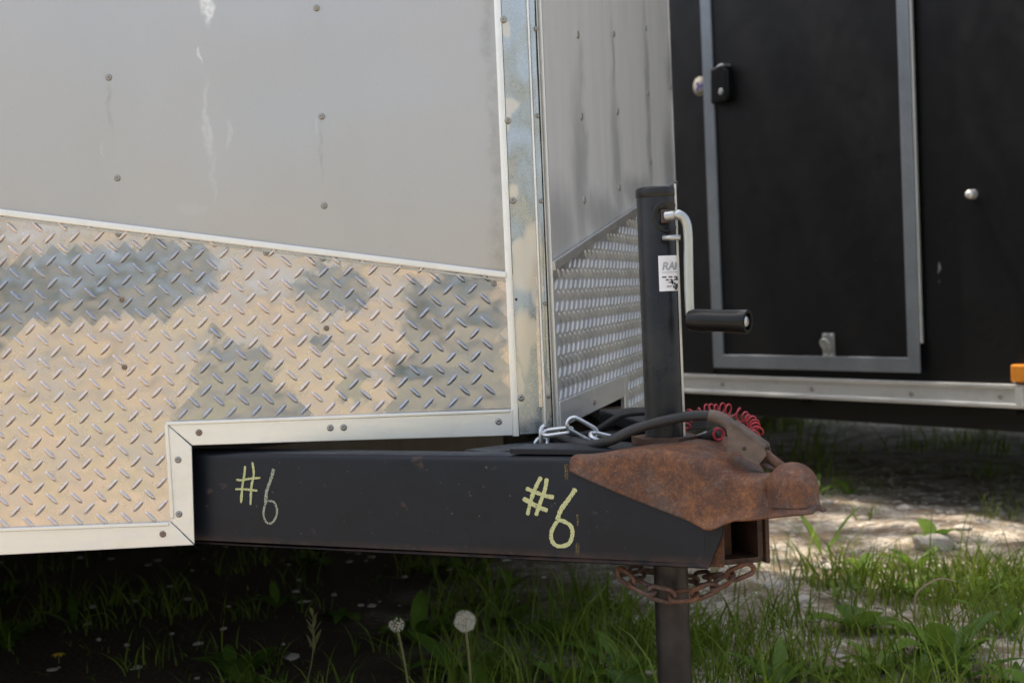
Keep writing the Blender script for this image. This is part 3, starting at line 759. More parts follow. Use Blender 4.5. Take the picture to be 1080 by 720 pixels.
# jack
def jack():
    r = .0230; ztop = .7300
    o = lathe('jack_tube', JK, Z, [(RZ1-.06,r),(ztop-.004,r),(ztop-.001,r-.0015),(ztop,r-.004),(ztop+.001,0)], MS['jack'], T, 40)
    autosharp(o, 50)
    lathe('cap_rim', JK, Z, [(ztop-.012,r+.0002),(ztop-.011,r+.0009),(ztop-.003,r+.0009),(ztop-.001,r-.001)], MS['jack'], o, 40)
    # bright bar added in place of the rim highlight on the right
    rgt = Vector((1,-.12,0)).normalized(); fwd = Vector((-.12,-1,0)).normalized()
    bm = bmesh.new(); box_bm(bm, JK+rgt*(r-.0012)+fwd*.003+Z*((ztop+RZ1)/2+.001), rgt*.0014, fwd*.008, Z*((ztop-RZ1)/2+.001), .0006)
    frombm('rim_highlight', bm, MS['trim2'], o)
    lathe('jack_leg', JK, Z, [(.012,.0200),(RZ1+.01,.0200)], MS['leg'], T, 32)
    lathe('jack_foot', JK, Z, [(-.002,.06),(.006,.06),(.009,.055),(.012,.02),(.03,.0205)], MS['leg'], T, 32)
    # mounting flange
    lathe('mount_flange', JK, Z, [(RZ1+.006,.040),(RZ1+.0165,.040),(RZ1+.0165,r)], MS['rustd'], o, 6, False)
    # crank
    out = Vector((.93,-.36,0)).normalized(); f2 = Vector((-.33,-.94,0)).normalized()
    zc = hit(709,229,(JK,Vector((0,-1,0)))).z
    base = JK + f2*(r-.001) + rgt*.0150 + Z*zc
    def wrap(x, z, off): # x = arc length from the point facing the camera
        fc = Vector((-JK.x,-JK.y,0)).normalized(); sd_ = Vector((-fc.y,fc.x,0)); a = x/r
        return JK + (fc*math.cos(a)+sd_*math.sin(a))*(r+off) + Z*z
    V = []; F = []; m = 28
    for q, (rho, off) in enumerate(((.0195,.0001),(.0185,.0011),(.0165,.0013),(.0150,.0006),(.0001,.0006))):
        for k in range(m):
            a = 2*math.pi*k/m; V.append(wrap(.0135+rho*math.cos(a), zc+rho*math.sin(a), off))
    for q in range(4):
        for k in range(m): F.append((q*m+k, q*m+(k+1)%m, (q+1)*m+(k+1)%m, (q+1)*m+k))
    raw('weld_ring', V, F, MS['jack'], o, True)
    bm = bmesh.new(); box_bm(bm, base + f2*.002, rgt*.0045, f2*.004, Z*.0075, .001); frombm('drive_nut', bm, MS['rustd'], o)
    Yc = base.y - .012
    p0 = base + f2*.004; pA = at(716,226.5,Yc); pB = at(722.5,232,Yc); pC = at(725.5,246,Yc); pD = at(727.2,322,Yc); pE = at(729,333,Yc); pF = at(736,338,Yc)
    path = smooth_path([p0, at(712,227,Yc+.004), pA, pB, pC, (pC+pD)/2, pD, pE, pF, at(748,338.5,Yc)], 8)
    cr = tube('crank_handle', path, .0055, MS['zinc'], T, 16)
    g0, g1 = at(727,337.5,Yc), at(789,339,Yc-.040); d = (g1-g0).normalized(); L = (g1-g0).length
    gp = lathe('grip', g0, d, [(0,.006),(.001,.0115),(.006,.0125),(.02,.0128),(L*.5,.0122),(L-.012,.0130),(L-.002,.0134),(L,.0128),(L,.0095),(L-.008,.0090),(L-.009,0)], MS['grip'], cr, 28)
    autosharp(gp, 45)
    lathe('bolt_head', g0, d, [(L-.009,.0072),(L-.003,.0068),(L-.001,.005),(L-.0008,0)], MS['zinc'], cr, 18)
    # pivot bracket below
    q0 = hit(699.5,251,(JK+f2*(r+.0),f2)); q1 = hit(718,250.5,(JK+f2*r,f2))
    tube('pivot_bracket', [q0+f2*.001, (q0+q1)/2+f2*.002, q1+f2*.001], .0032, MS['zinc'], o, 10)
    # sticker wrapped round the tube
    def wrap(x, z, off): # x = arc length from the point facing the camera
        fc = Vector((-JK.x,-JK.y,0)).normalized(); sd_ = Vector((-fc.y,fc.x,0)); a = x/r
        return JK + (fc*math.cos(a)+sd_*math.sin(a))*(r+off) + Z*z
    zt_, zb2 = hit(700,270,(JK,Vector((0,-1,0)))).z, hit(700,307,(JK,Vector((0,-1,0)))).z
    V = []; F = []; x0, x1 = -.0005, .0265; N = 14
    for i in range(N+1):
        x = x0+(x1-x0)*i/N; V += [wrap(x, zb2, .0004), wrap(x, zt_, .0004)]
    for i in range(N): F.append((2*i,2*i+2,2*i+3,2*i+1))
    st = raw('sticker', V, F, MS['white'], o, True); st['label'] = 'torn white maker sticker with grey lettering'
    def letters(txt, size, x, z, mat, off, name, shear=.2, italic=True):
        cu = bpy.data.curves.new(name, 'FONT'); cu.body = txt; cu.size = size; cu.shear = shear if italic else 0; cu.offset = size*.025
        to = bpy.data.objects.new(name, cu); COL.objects.link(to); dg = bpy.context.evaluated_depsgraph_get()
        me = bpy.data.meshes.new_from_object(to.evaluated_get(dg)); COL.objects.unlink(to); bpy.data.objects.remove(to)
        bm = bmesh.new(); bm.from_mesh(me); bpy.data.meshes.remove(me)
        bmesh.ops.triangulate(bm, faces=bm.faces); bmesh.ops.subdivide_edges(bm, edges=bm.edges, cuts=1)
        for v in bm.verts: v.co = wrap(x+v.co.x, z+v.co.y, off)
        frombm(name, bm, mat, st)
    hgt = zt_-zb2
    letters('RAM', .0125, .0028, zt_-hgt*.40, MS['ink'], .0008, 'lettering')
    for k, (z_, a, b) in enumerate(((.47,.003,.024),(.60,.003,.023),(.68,.007,.021),(.76,.010,.015),(.87,.008,.014))):
        V = []; F = []; n = 8
        for i in range(n+1):
            x = a+(b-a)*i/n; zz = zt_-hgt*z_; V += [wrap(x, zz-(.0004 if k in (0,3,4) else .0009), .0008), wrap(x, zz+(.0002 if k==0 else .0005), .0008)]
        for i in range(n):
            if k in (1,2) and i%3 == 2: continue
            F.append((2*i,2*i+2,2*i+3,2*i+1))
        raw('text_line', V, F, MS['ink'] if k==0 else MS['inkd'], st)
    # torn blot
    V = []; F = []; rng2 = random.Random(3)
    for (bx, bz, rr) in ((.0150,.76,.0022),(.0185,.80,.0014),(.0215,.86,.0026),(.0225,.66,.0018),(.0205,.93,.0022),(.0170,.88,.0012)):
        b0 = len(V); n = 9
        for i in range(n):
            a = 2*math.pi*i/n; q = rr*rng2.uniform(.6,1.2); V.append(wrap(bx+q*math.cos(a), zt_-hgt*bz+q*1.2*math.sin(a), .0010))
        F.append(tuple(range(b0,b0+n)))
    raw('torn_patch', V, F, MS['jack'], st)
    return o
JT = jack()

# coupler latch, lever and rod
LP = (JK + AX*.135 + AL*.014, NR[1])   # working plane through the middle of the coupler, seen square
def latch():
    n = (AL*.55 + Vector((-.2,-1,0))*.45).normalized(); pl = (JK+AX*.12+AL*.016, AL)
    q = lambda x, y: hit(x, y, (JK+AX*.12+AL*.016, NR[1]))
    sidepts = [q(766,479),q(768,465),q(766,452),q(771,448),q(783,456),q(806,473),q(808,480),q(800,490),q(787,484),q(776,476)]
    dn = -NR[1]
    bm = bmesh.new(); slab_bm(bm, sidepts, dn, .003, 0, .0006); slab_bm(bm, [p+dn*.020 for p in sidepts], dn, .003, 0, .0006)
    top = [q(766,452),q(771,448),q(783,456),q(806,473)]
    up = Vector((0,0,.0016))
    for a, b in zip(top[:-1], top[1:]):
        slab_bm(bm, [a+up*.2, b+up*.2, b+dn*.023+up*.2, a+dn*.023+up*.2], Z, .003, 0, .0004)
    o = frombm('latch', bm, MS['latch'], T)
    hp = q(785,472.5); lathe('latch_hole', hp+NR[1]*.0006, NR[1], [(0,.0022),(.0003,.0022),(.0004,0)], MS['inkd'], o, 14)
    tube('latch_rod', [q(796,474)+dn*.014, q(812,487)+dn*.014, q(828,499)+dn*.012], .0055, MS['rust'], o, 12)
    tube('latch_spring_pin', [q(800,488)+dn*.008, q(812,495)+dn*.008, q(822,503)+dn*.010], .003, MS['rustd'], o, 8)
    return o
LT = latch()
# heavy black cable from the nose into the latch
Yq = 1.60
cab = [(560,462,1.86),(584,459.5,1.80),(602,465,1.74),(622,469.5,1.66),(645,464,1.61),(668,453,1.605),(700,443.5,1.60),(730,438.5,1.598),(752,439,1.592),(768,446,1.585),(776,458,1.578)]
tube('wiring_cable', smooth_path([at(x,y,Y) for x,y,Y in cab], 8), .0060, MS['rubber'], T, 14)
tube('cable_sleeve', smooth_path([at(748,438,1.592), at(758,440,1.588), at(767,445,1.583), at(775,454,1.578)], 6), .0072, MS['latch'], T, 14)
# thin second cord lying behind
cab2 = [(600,462,1.86),(625,458,1.84),(655,440,1.82),(684,436,1.80)]
tube('wiring_cable', smooth_path([at(x,y-2,Y) for x,y,Y in cab2], 8), .0045, MS['rubber'], T, 10)
# coiled red breakaway cable
def coil():
    ctrl = [(722,452,1.70),(727,440,1.715),(740,434,1.715),(754,431,1.70),(768,433,1.685),(782,438,1.67),(792,444,1.655),(797,452,1.64),(795,459,1.62),(789,464,1.605)]
    P = smooth_path([at(x,y,Y) for x,y,Y in ctrl], 60); turns = 19; r = .0066; V = []
    out = []; u = None
    for i, p in enumerate(P):
        t = (P[min(i+1,len(P)-1)]-P[max(i-1,0)]).normalized()
        if u is None: u = t.orthogonal().normalized()
        u = (u-t*u.dot(t)).normalized(); v = t.cross(u); f = i/(len(P)-1)
        a = 2*math.pi*turns*(f+.020*math.sin(f*19)+.008*math.sin(f*43)); k = r*(1+.12*math.sin(f*17)+.16*math.sin(f*47+1)) * min(1, f*12+.3, (1-f)*10+.4)
        out.append(p + (u*math.cos(a)+v*math.sin(a))*k)
    o = tube('breakaway_cable', out, .00115, MS['red'], T, 7)
    lo = []
    c = at(758,458,1.60)
    for i in range(90):
        a = i/90*4*math.pi*1.4; lo.append(c + Vector((math.cos(a)*.0056, -.004+i*.00016, math.sin(a)*.0064)))
    tube('cable_loop', lo, .00115, MS['red'], o, 7)
    tube('cable_tail', smooth_path([at(745,456,1.62), at(737,459,1.63), at(729,463,1.64)], 6), .0018, MS['zinc'], o, 8)
coil()
bm = bmesh.new(); tube('plug_housing', smooth_path([at(739,464,1.64), at(748,460,1.62), at(757,457,1.61)], 5), lambda t: .004+.0045*t, MS['rubber'], T, 12); bm.free()

# chains
def link_data(c, d, n, ln, wd, r):
    """stadium link centred on c, long axis d, plane normal n"""
    d = d.normalized(); s = n.cross(d).normalized(); P = []
    h = ln/2-wd/2
    for k in range(9): a = -math.pi/2+math.pi*k/8; P.append(c + d*(h+wd/2*math.cos(a)) + s*(wd/2*math.sin(a)))
    for k in range(9): a = math.pi/2+math.pi*k/8; P.append(c + d*(-h+wd/2*math.cos(a)) + s*(wd/2*math.sin(a)))
    return tube_data(P, r, 10, True)
def chain(name, pts, mat, ln, wd, r, parent, tw=0.0, label=None):
    root = None
    P = smooth_path(pts, 40); L = [0]
    for a, b in zip(P[:-1], P[1:]): L.append(L[-1]+(b-a).length)
    step = ln-2*r*1.15; k = 0; s = step/2
    while s < L[-1]:
        i = max(1, next((j for j, v in enumerate(L) if v >= s), len(L)-1)); c = P[i]
        d = (P[min(i+3,len(P)-1)]-P[max(i-3,0)]).normalized()
        ref = Vector((0,-1,0)); sn = d.cross(ref).normalized(); nn = sn.cross(d).normalized()
        ang = tw + (math.pi/2 if k%2 else 0) + random.uniform(-.2,.2)
        nrm = nn*math.cos(ang)+sn*math.sin(ang)
        V, F = link_data(c, d, nrm, ln, wd, r)
        if root is None:
            root = raw(name, V, F, mat, parent, True)
            if label: root['label'] = label
        else: raw('chain_link', V, F, mat, root, True)
        s += step; k += 1
    return root
# silver safety chain over the rails at the nose
c1 = [(at(573,459,1.775)), ]
root = raw('safety_chain', *link_data(at(574,460,1.760), Vector((0,0,1)), Vector((.8,-.6,0)), .026, .014, .0027), MS['chain'], T, True)
root['label'] = 'silver chain links at the foot of the nose'
for c, d, n, ln in ((at(588,455,1.745), Vector((1,-.25,.10)), Vector((0,-.35,1)), .046),
                    (at(614,452,1.735), Vector((1,.1,-.62)), Vector((-.1,-1,.1)), .050),
                    (at(637,462,1.73), Vector((1,.2,-.30)), Vector((0,-.5,1)), .044),
                    (at(573,474,1.775), Vector((.3,.3,-1)), Vector((.3,-1,0)), .040)):
    raw('chain_link', *link_data(c, d, n, ln*.80, .0165, .0027), MS['chain'], root, True)
# rusty chain slung round the jack leg under the coupler
Yc_ = 1.64
chain('rusty_chain', [at(654,604,1.63), at(664,611,1.615), at(684,622,1.600), at(708,628,1.590), at(734,626,1.585), at(757,616,1.575), at(774,606,1.565), at(788,600,1.560)], MS['rust'], .031, .0160, .0028, T, .4, 'rusty chain slung round the jack leg')
chain('rusty_chain', [at(656,606,1.64), at(680,602,1.68), at(708,606,1.69), at(735,610,1.68), at(760,605,1.64)], MS['rustd'], .029, .015, .0026, T, 1.0, 'rusty chain run behind the jack leg')

# ------------------------------------------------------------ black trailer
BN = BF[1]
def bp(x, y): return hit(x, y, BF)
BT = thing('cargo_trailer', tuple(BF[0]+Vector((.5,1.0,0))), 'black enclosed trailer with a silver framed side door, behind the tongue', 'trailer')
def bu(p): return (p-BF[0]).dot(BDIR)
def bP(u, z, off=0): return BF[0]+BDIR*u+Z*z+BN*off
ZS = bp(900,399).z
def bslab(name, pts, thick, mat, off=0.0, bevel=.001, parent=None):
    bm = bmesh.new(); slab_bm(bm, [bP(u,z) for u,z in pts], BN, thick, off, bevel); return frombm(name, bm, mat, parent or BT)
ul, ur = -3.2, 1.6
bm = bmesh.new(); slab_bm(bm, [bP(ul,ZS-.004,-.012), bP(ur,ZS-.004,-.012), bP(ur,ZS-.004,-.012)-BN*1.85, bP(ul,ZS-.004,-.012)-BN*1.85], Z, 2.0, 0, .01)
frombm('body', bm, MS['bskin'], BT)
u976 = bu(bp(976,200)); u742 = bu(bp(744.5,200))
bslab('side_panel', [(u976,ZS),(ur,ZS),(ur,2.35),(u976,2.35)], .004, MS['bskin'], -.010, .0008)
bslab('side_panel', [(ul,ZS),(u742,ZS),(u742,2.35),(ul,2.35)], .004, MS['bskin'], -.010, .0008)
# sill rail
z1 = bp(900,400).z; z0 = bp(900,421.5).z
sr = bslab('sill_rail', [(ul,z0),(ur,z0),(ur,z1),(ul,z1)], .006, MS['sill'], -.006, .0015)
bslab('upper_lip', [(ul,z1-.009),(ur,z1-.009),(ur,z1+.001),(ul,z1+.001)], .006, MS['sill'], .0002, .002, sr)
bslab('lower_lip', [(ul,z0-.002),(ur,z0-.002),(ur,z0+.009),(ul,z0+.009)], .008, MS['sill'], .0002, .002, sr)
for x, y in ((762,405),(856,410),(961,415),(1055,418)):
    fastener(sr, bp(x,y)+BN*.0002, BN, MS['rivet'], .0075, 'screw')
bslab('splice_cap', [(bu(bp(1075,418)),z0+.002),(bu(bp(1082,418)),z0+.002),(bu(bp(1082,418)),z1-.002),(bu(bp(1075,418)),z1-.002)], .006, MS['sill'], .010, .001, sr)
# door
uL0, uL1 = bu(bp(748.0,200)), bu(bp(758.5,200)); uR0, uR1 = bu(bp(954.0,200)), bu(bp(966.5,200)); 
zi = bp(860,375.2).z; zo = bp(860,390).z; zT = 2.2
door = bslab('door', [(uL1-.004,zi-.004),(uR0+.004,zi-.004),(uR0+.004,zT),(uL1-.004,zT)], .010, MS['bskin'], -.006, .001)
def fr(pts, off=.004, th=.006, mat='bframe', nm='frame'): return bslab(nm, pts, th, MS[mat], off, .0015, door)
fr([(uL0,zo),(uL1,zi),(uL1,zT-.03),(uL0,zT)]); fr([(uR0,zi),(uR1,zo),(uR1,zT),(uR0,zT-.03)]); fr([(uL0+.001,zo),(uR1-.001,zo),(uR0-.001,zi),(uL1+.001,zi)], .0045)
fr([(uL1,zT-.03),(uR0,zT-.03),(uR1,zT),(uL0,zT)], .0042)
bslab('hinge', [(uR1+.001,bp(970,362).z),(uR1+.006,bp(970,362).z),(uR1+.006,zT),(uR1+.001,zT)], .009, MS['trim'], -.002, .002, door)
# black paddle latch
pu, pz = bu(bp(765,90)), bp(765,90).z
V = []
lw, lh = .036, .052
bslab('door_latch', [(pu-lw,pz-lh),(pu+lw*.8,pz-lh),(pu+lw,pz-lh*.7),(pu+lw,pz+lh*.75),(pu+lw*.6,pz+lh),(pu-lw*.9,pz+lh)], .026, MS['grip'], .004, .006, door)
lt = bslab('latch_cap', [(pu-.010,pz+lh-.004),(pu+lw*.82,pz+lh-.002),(pu+lw*.7,pz+lh+.006),(pu+.010,pz+lh+.006)], .030, MS['zinc'], .004, .003, door)
fastener(door, bP(pu+.012,pz-.022,.032), BN, MS['zinc'], .009, 'key_cylinder')
# hold-down hasp near the door foot
hu, hz = bu(bp(875.5,364)), bp(875.5,364).z
hs = bslab('hasp', [(hu-.020,hz-.036),(hu+.022,hz-.036),(hu+.022,hz+.034),(hu-.020,hz+.034)], .004, MS['zinc'], .005, .001, door)
tube('hasp_loop', smooth_path([bP(hu-.012,hz-.012,.010), bP(hu-.014,hz+.008,.022), bP(hu,hz+.018,.026), bP(hu+.013,hz+.008,.022), bP(hu+.010,hz-.012,.010)], 6), .0038, MS['zinc'], hs, 8)
for a, b in ((-.010,-.028),(.012,-.028),(-.010,.026),(.013,.026)): fastener(hs, bP(hu+a,hz+b,.009), BN, MS['zinc'], .0055, 'screw')
# round sticker
sp_ = bp(737,91); s0 = lathe('sticker', sp_+BN*-.0055, BN, [(0,.029),(.0006,.029),(.0007,0)], MS['stone'], BT, 32)
V, F = [], []
s_u = bu(sp_)
bm = bmesh.new()
for (a, b, c, d) in ((-.016,.006,-.004,.012),(-.012,-.004,.0,.006),(.002,-.002,.018,.004),(.006,-.010,.010,.014),(-.016,-.012,-.006,-.004)):
    slab_bm(bm, [bP(s_u+a,sp_.z+b,-.0048), bP(s_u+c,sp_.z+b,-.0048), bP(s_u+c,sp_.z+d,-.0048), bP(s_u+a,sp_.z+d,-.0048)], BN, .0003)
frombm('emblem', bm, MS['inkb'], s0)
bm = bmesh.new(); slab_bm(bm, [bP(s_u-.012,sp_.z-.024,-.0048), bP(s_u+.010,sp_.z-.024,-.0048), bP(s_u+.014,sp_.z-.017,-.0048), bP(s_u-.014,sp_.z-.017,-.0048)], BN, .0003)
frombm('emblem', bm, MS['chalko'], s0)
# bumper button
bpnt = bp(1025,205)
lathe('door_stop', bpnt-BN*.006, BN, [(0,.013),(.012,.012),(.020,.010),(.024,.006),(.025,0)], MS['trim'], BT, 20)
# amber marker lamp
au, az = bu(bp(1070,393.5)), bp(1070,393.5).z
bslab('marker_light', [(au,az-.021),(au+.16,az-.021),(au+.16,az+.022),(au,az+.022)], .022, MS['amber'], -.005, .004)
# underbody
bm = bmesh.new()
for uu in (-2.6,-1.9,-1.2,-.5,.2,.9): box_bm(bm, bP(uu,ZS-.045,-.95), BDIR*.03, BN*.9, Z*.035)
for off in (-.12,-1.75): box_bm(bm, bP(-.6,ZS-.075,off), BDIR*2.3, BN*.025, Z*.055)
frombm('chassis', bm, MS['under'], BT)
bm = bmesh.new(); box_bm(bm, bP(.25,ZS-.10,-.9), BDIR*.035, BN*.75, Z*.03); frombm('axle', bm, MS['under'], BT)
for s, off in ((1,-.10),(-1,-1.72)):
    wheel(bP(1.15,.325,off), BN*s)

# ------------------------------------------------------------ vegetation
def blades(n, X, Y, hmin, hmax, wmin, wmax, lean=.5, seg=4):
    """numpy blade strips -> verts, faces, tint"""
    n = len(X); az = rng.uniform(0,2*np.pi,n); h = rng.uniform(hmin,hmax,n)*rng.uniform(.55,1,n); w_ = rng.uniform(wmin,wmax,n)
    ln = rng.uniform(.1,lean,n)*h*1.4; fa = rng.uniform(0,2*np.pi,n); curl = rng.uniform(1.4,2.6,n)
    base = np.stack([X,Y,gh(X,Y)-.003],-1); t = np.linspace(0,1,seg+1)
    c = np.zeros((n,seg+1,3)); s = ln[:,None]*t[None,:]**curl[:,None]
    c[:,:,0] = s*np.cos(az)[:,None]; c[:,:,1] = s*np.sin(az)[:,None]; c[:,:,2] = h[:,None]*(t[None,:] - .28*t[None,:]**3*(ln/h)[:,None])
    c += base[:,None,:]
    wid = w_[:,None]*.5*(1-t[None,:]**1.8)*np.minimum(1,.55+t[None,:]*2)+.00015
    dx, dy = np.cos(fa), np.sin(fa)
    off = np.stack([dx[:,None]*wid, dy[:,None]*wid, np.zeros_like(wid)],-1)
    V = np.stack([c-off, c+off],2).reshape(-1,3)
    m = (seg+1)*2; b = (np.arange(n)*m)[:,None,None]
    q = np.array([[2*i,2*i+1,2*i+3,2*i+2] for i in range(seg)])[None]
    F = (b+q).reshape(-1,4); tint = np.repeat(rng.uniform(0,1,n), m)
    return V, F, tint
def npmesh(name, V, F, mat, tint=None, parent=None):
    me = bpy.data.meshes.new(name); nf = len(F); k = F.shape[1]
    me.vertices.add(len(V)); me.vertices.foreach_set('co', V.astype(np.float32).ravel())
    me.loops.add(nf*k); me.loops.foreach_set('vertex_index', F.astype(np.int32).ravel())
    me.polygons.add(nf); me.polygons.foreach_set('loop_start', np.arange(nf, dtype=np.int32)*k)
    me.polygons.foreach_set('use_smooth', np.ones(nf, dtype=bool))
    me.update(calc_edges=True)
    if tint is not None:
        at_ = me.attributes.new('tint', 'FLOAT', 'POINT'); at_.data.foreach_set('value', tint.astype(np.float32))
    return lnk(name, me, mat, parent)
def field(n, xr, yr, dens):
    X = rng.uniform(*xr, n); Y = rng.uniform(*yr, n); k = rng.uniform(0,1,n) < dens(X,Y); return X[k], Y[k]
def clumps(nc, per, xr, yr, dens, rad=.05):
    cx_, cy_ = field(nc, xr, yr, dens); k = rng.integers(per//2, per+1, len(cx_)); X = np.repeat(cx_, k); Y = np.repeat(cy_, k)
    return X + rng.normal(0,rad,len(X)), Y + rng.normal(0,rad,len(Y))
def dens(X, Y):
    d = .16+.42*(np.sin(X*3.1+1.2)*np.sin(Y*3.7+.5)+np.sin(X*7.3+Y*5.1))*.5
    near = np.clip((3.15-Y)/.5,0,1); d = d + near*.35
    bare = np.exp(-((X-.62)/.38)**2-((Y-3.45)/.45)**2); d = d - bare*.42
    under = (X < -.15); d = np.where(under, d*.35, d)
    return np.clip(d, .04, 1)
def grass():
    sets = []
    x, y = clumps(1700, 24, (-1.6,2.2), (1.9,4.3), dens, .028); sets.append(blades(0, x, y, .03, .115, .0018, .0042, .75))
    x, y = clumps(800, 16, (-.2,2.0), (2.05,3.0), dens, .030); sets.append(blades(0, x, y, .05, .17, .0020, .0050, .7))
    x, y = clumps(900, 18, (-1.6,5.0), (4.3,9.5), lambda a,b: np.full(a.shape,.6), .06); sets.append(blades(0, x, y, .05, .20, .004, .009, .6))
    x, y = field(16000, (-1.6,2.5), (1.9,4.6), dens); sets.append(blades(0, x, y, .008, .035, .002, .005, 1.2, 4))
    V = []; F = []; T_ = []; b = 0
    for v, f, t in sets: V.append(v); F.append(f+b); T_.append(t); b += len(v)
    tag(npmesh('grass', np.concatenate(V), np.concatenate(F), MS['grass'], np.concatenate(T_)), 'rough green grass growing through the gravel', 'grass', kind='stuff')
grass()
def leafpts(base, az, ln, wd, rise, droop, seg=6, fold=.25, lobed=0.0):
    """a broad leaf: midrib curve plus both edges"""
    V = []; d = Vector((math.cos(az),math.sin(az),0)); s = Vector((-d.y,d.x,0))
    for i in range(seg+1):
        t = i/seg; p = base + d*(ln*t) + Z*(ln*(rise*t - droop*t*t))
        w_ = wd*(math.sin(math.pi*min(1,t**.75))**.8)*.5 + .0006
        if lobed and i%2: w_ *= 1-lobed
        V += [p - s*w_ + Z*w_*fold, p, p + s*w_ + Z*w_*fold]
    F = []
    for i in range(seg):
        a = i*3; F += [(a,a+1,a+4,a+3),(a+1,a+2,a+5,a+4)]
    return V, F
def gz(x, y): return float(gh(np.array(x),np.array(y)))
def onground(px, py):
    p = hit(px, py, (Vector((0,0,0)), Z)); return Vector((p.x, p.y, gz(p.x,p.y)-.002))
def weed_data(p, r, n, size, wide, up=.8, rr=random):
    parts = []
    for i in range(n):
        az = 2*math.pi*i/n + rr.uniform(-.4,.4); ln = size*rr.uniform(.65,1.1)
        parts.append(leafpts(p+Vector((math.cos(az),math.sin(az),0))*r*.1, az, ln, ln*wide*rr.uniform(.8,1.2), rr.uniform(.4,1)*up+.25, rr.uniform(.3,.9), 7, .3))
    return merge(parts)
def mk_weed(name, p, n, size, wide, label, cat, up=.8, group=None, mat='weed'):
    V, F = weed_data(p, .05, n, size, wide, up); F = np.array(F); V = np.array([tuple(v) for v in V])
    o = npmesh(name, V-np.array(p), F, MS[mat], np.repeat(rng.uniform(.1,.9,n), len(V)//n)); o.location = p
    tag(o, label, cat, group); return o
W = [(930,700,9,.08,.34,.9,'broad leaved weed in the grass at the lower right, left of the tallest tuft'),
     (1005,705,11,.09,.20,1.3,'bushy weed with narrow pointed leaves at the bottom right corner'),
     (738,678,4,.055,.75,1.2,'weed with one round pale leaf just right of the jack leg'),
     (660,706,7,.12,.30,1.0,'large leaved weed left of the jack leg'),
     (488,716,9,.095,.42,1.1,'leafy weed at the foot of the white dandelion clock'),
     (905,660,6,.09,.55,.8,'dark broad leaved weed between the stone and the bottom edge'),
     (1062,668,7,.09,.3,1.1,'pointed weed at the right edge of the picture'),
     (590,672,8,.08,.36,1.0,'weed in the shade under the near rail'),
     (262,708,7,.11,.30,.9,'dim weed under the trailer, left of the seeding grass stalk'),
     (868,582,6,.10,.14,1.6,'arching grass like weed just right of the coupler tip'),
     (540,652,6,.07,.45,.9,'small dim weed right of the white dandelion clock'),
     (820,712,8,.08,.28,1.2,'upright weed at the bottom edge right of the jack leg')]
for (x, y, n, s, wd, up, lb) in W: mk_weed('broadleaf_weed', onground(x, y), n, s, wd, lb, 'weed', up, 'weeds in the grass')
def weeds():
    X, Y = field(900, (-1.3,2.2), (1.95,4.2), dens); parts = []
    for x, y in zip(X, Y):
        parts.append(weed_data(Vector((x,y,gz(x,y))), .04, random.randint(4,8), random.uniform(.035,.10), random.choice((.2,.3,.45,.6)), random.uniform(.4,1.2)))
    V, F = merge(parts); V = np.array([tuple(v) for v in V]); t = np.repeat(rng.uniform(0,1,len(V)//24), 24)
    tag(npmesh('ground_weeds', V, np.array(F), MS['weed'], t), 'small leafy weeds mixed through the grass', 'weeds', kind='stuff')
weeds()
# dandelion clocks
def clock(px, py, Y, r, lab, full=True, lean=0.0):
    head = at(px, py, Y); foot = Vector((head.x+lean, Y+.01, gz(head.x,Y)-.003))
    root = thing('dandelion', foot, lab, 'dandelion', 'dandelion clocks')
    tube('stem', smooth_path([foot, (foot*2+head)/3+Vector((.004,0,0)), (foot+head*2)/3+Vector((.003,0,0)), head-Z*r*.35], 6), .0021, MS['stem'], root, 8)
    lathe('seed_core', head, Z, [(-r*.38,.001),(-r*.25,r*.30),(0,r*.36),(r*.25,r*.26),(r*.36,0)], MS['core'], root, 14)
    V = []; F = []; n = 190 if full else 80; rr = random.Random(5)
    for i in range(n):
        zc_ = 1-2*(i+.5)/n; a = i*2.39996
        if not full and (zc_ > .55 or rr.random() < .25): continue
        d = Vector((math.sqrt(1-zc_*zc_)*math.cos(a), math.sqrt(1-zc_*zc_)*math.sin(a), zc_)); R_ = r*rr.uniform(.8,1)
        u = d.orthogonal().normalized(); v = d.cross(u); q = head+d*r*.3; e = head+d*R_*.82
        b = len(V); V += [q+u*.00018, q-u*.00018, e-u*.00018, e+u*.00018]; F.append((b,b+1,b+2,b+3))
        for k in range(7):
            aa = 2*math.pi*k/7+rr.random(); o_ = (u*math.cos(aa)+v*math.sin(aa)); tip = e + d*R_*.22 + o_*r*.20; pr = d.cross(o_)*.00028
            b = len(V); V += [e-pr, e+pr, tip+pr*.5, tip-pr*.5]; F.append((b,b+1,b+2,b+3))
    raw('seed_fluff', V, F, MS['fluff'], root)
clock(490.5, 655, 2.05, .0165, 'round white dandelion clock on a tall stem below the near rail')
clock(418.5, 658, 2.08, .0125, 'half blown dandelion clock, the smaller one on the left', False, .012)
# seeding grass stalk
def stalk():
    foot = onground(322, 730); head = at(330, 648, foot.y-.05)
    root = thing('grass_stalk', foot, 'pale seeding grass stalk standing alone in the dark under the trailer', 'grass stalk')
    P = smooth_path([foot, (foot+head)/2+Vector((.006,0,0)), head], 8); tube('stem', P, .0011, MS['stem'], root, 6)
    V = []; F = []
    for i in range(16):
        t = i/15; p = head - Z*(.062*(1-t)); az = i*2.4
        v, f = leafpts(p, az, .016*(1.1-t*.5), .0042, 1.6, .2, 3, .2); b = len(V); V += v; F += [tuple(q+b for q in x) for x in f]
    raw('seed_head', V, F, MS['stem'], root)
stalk()
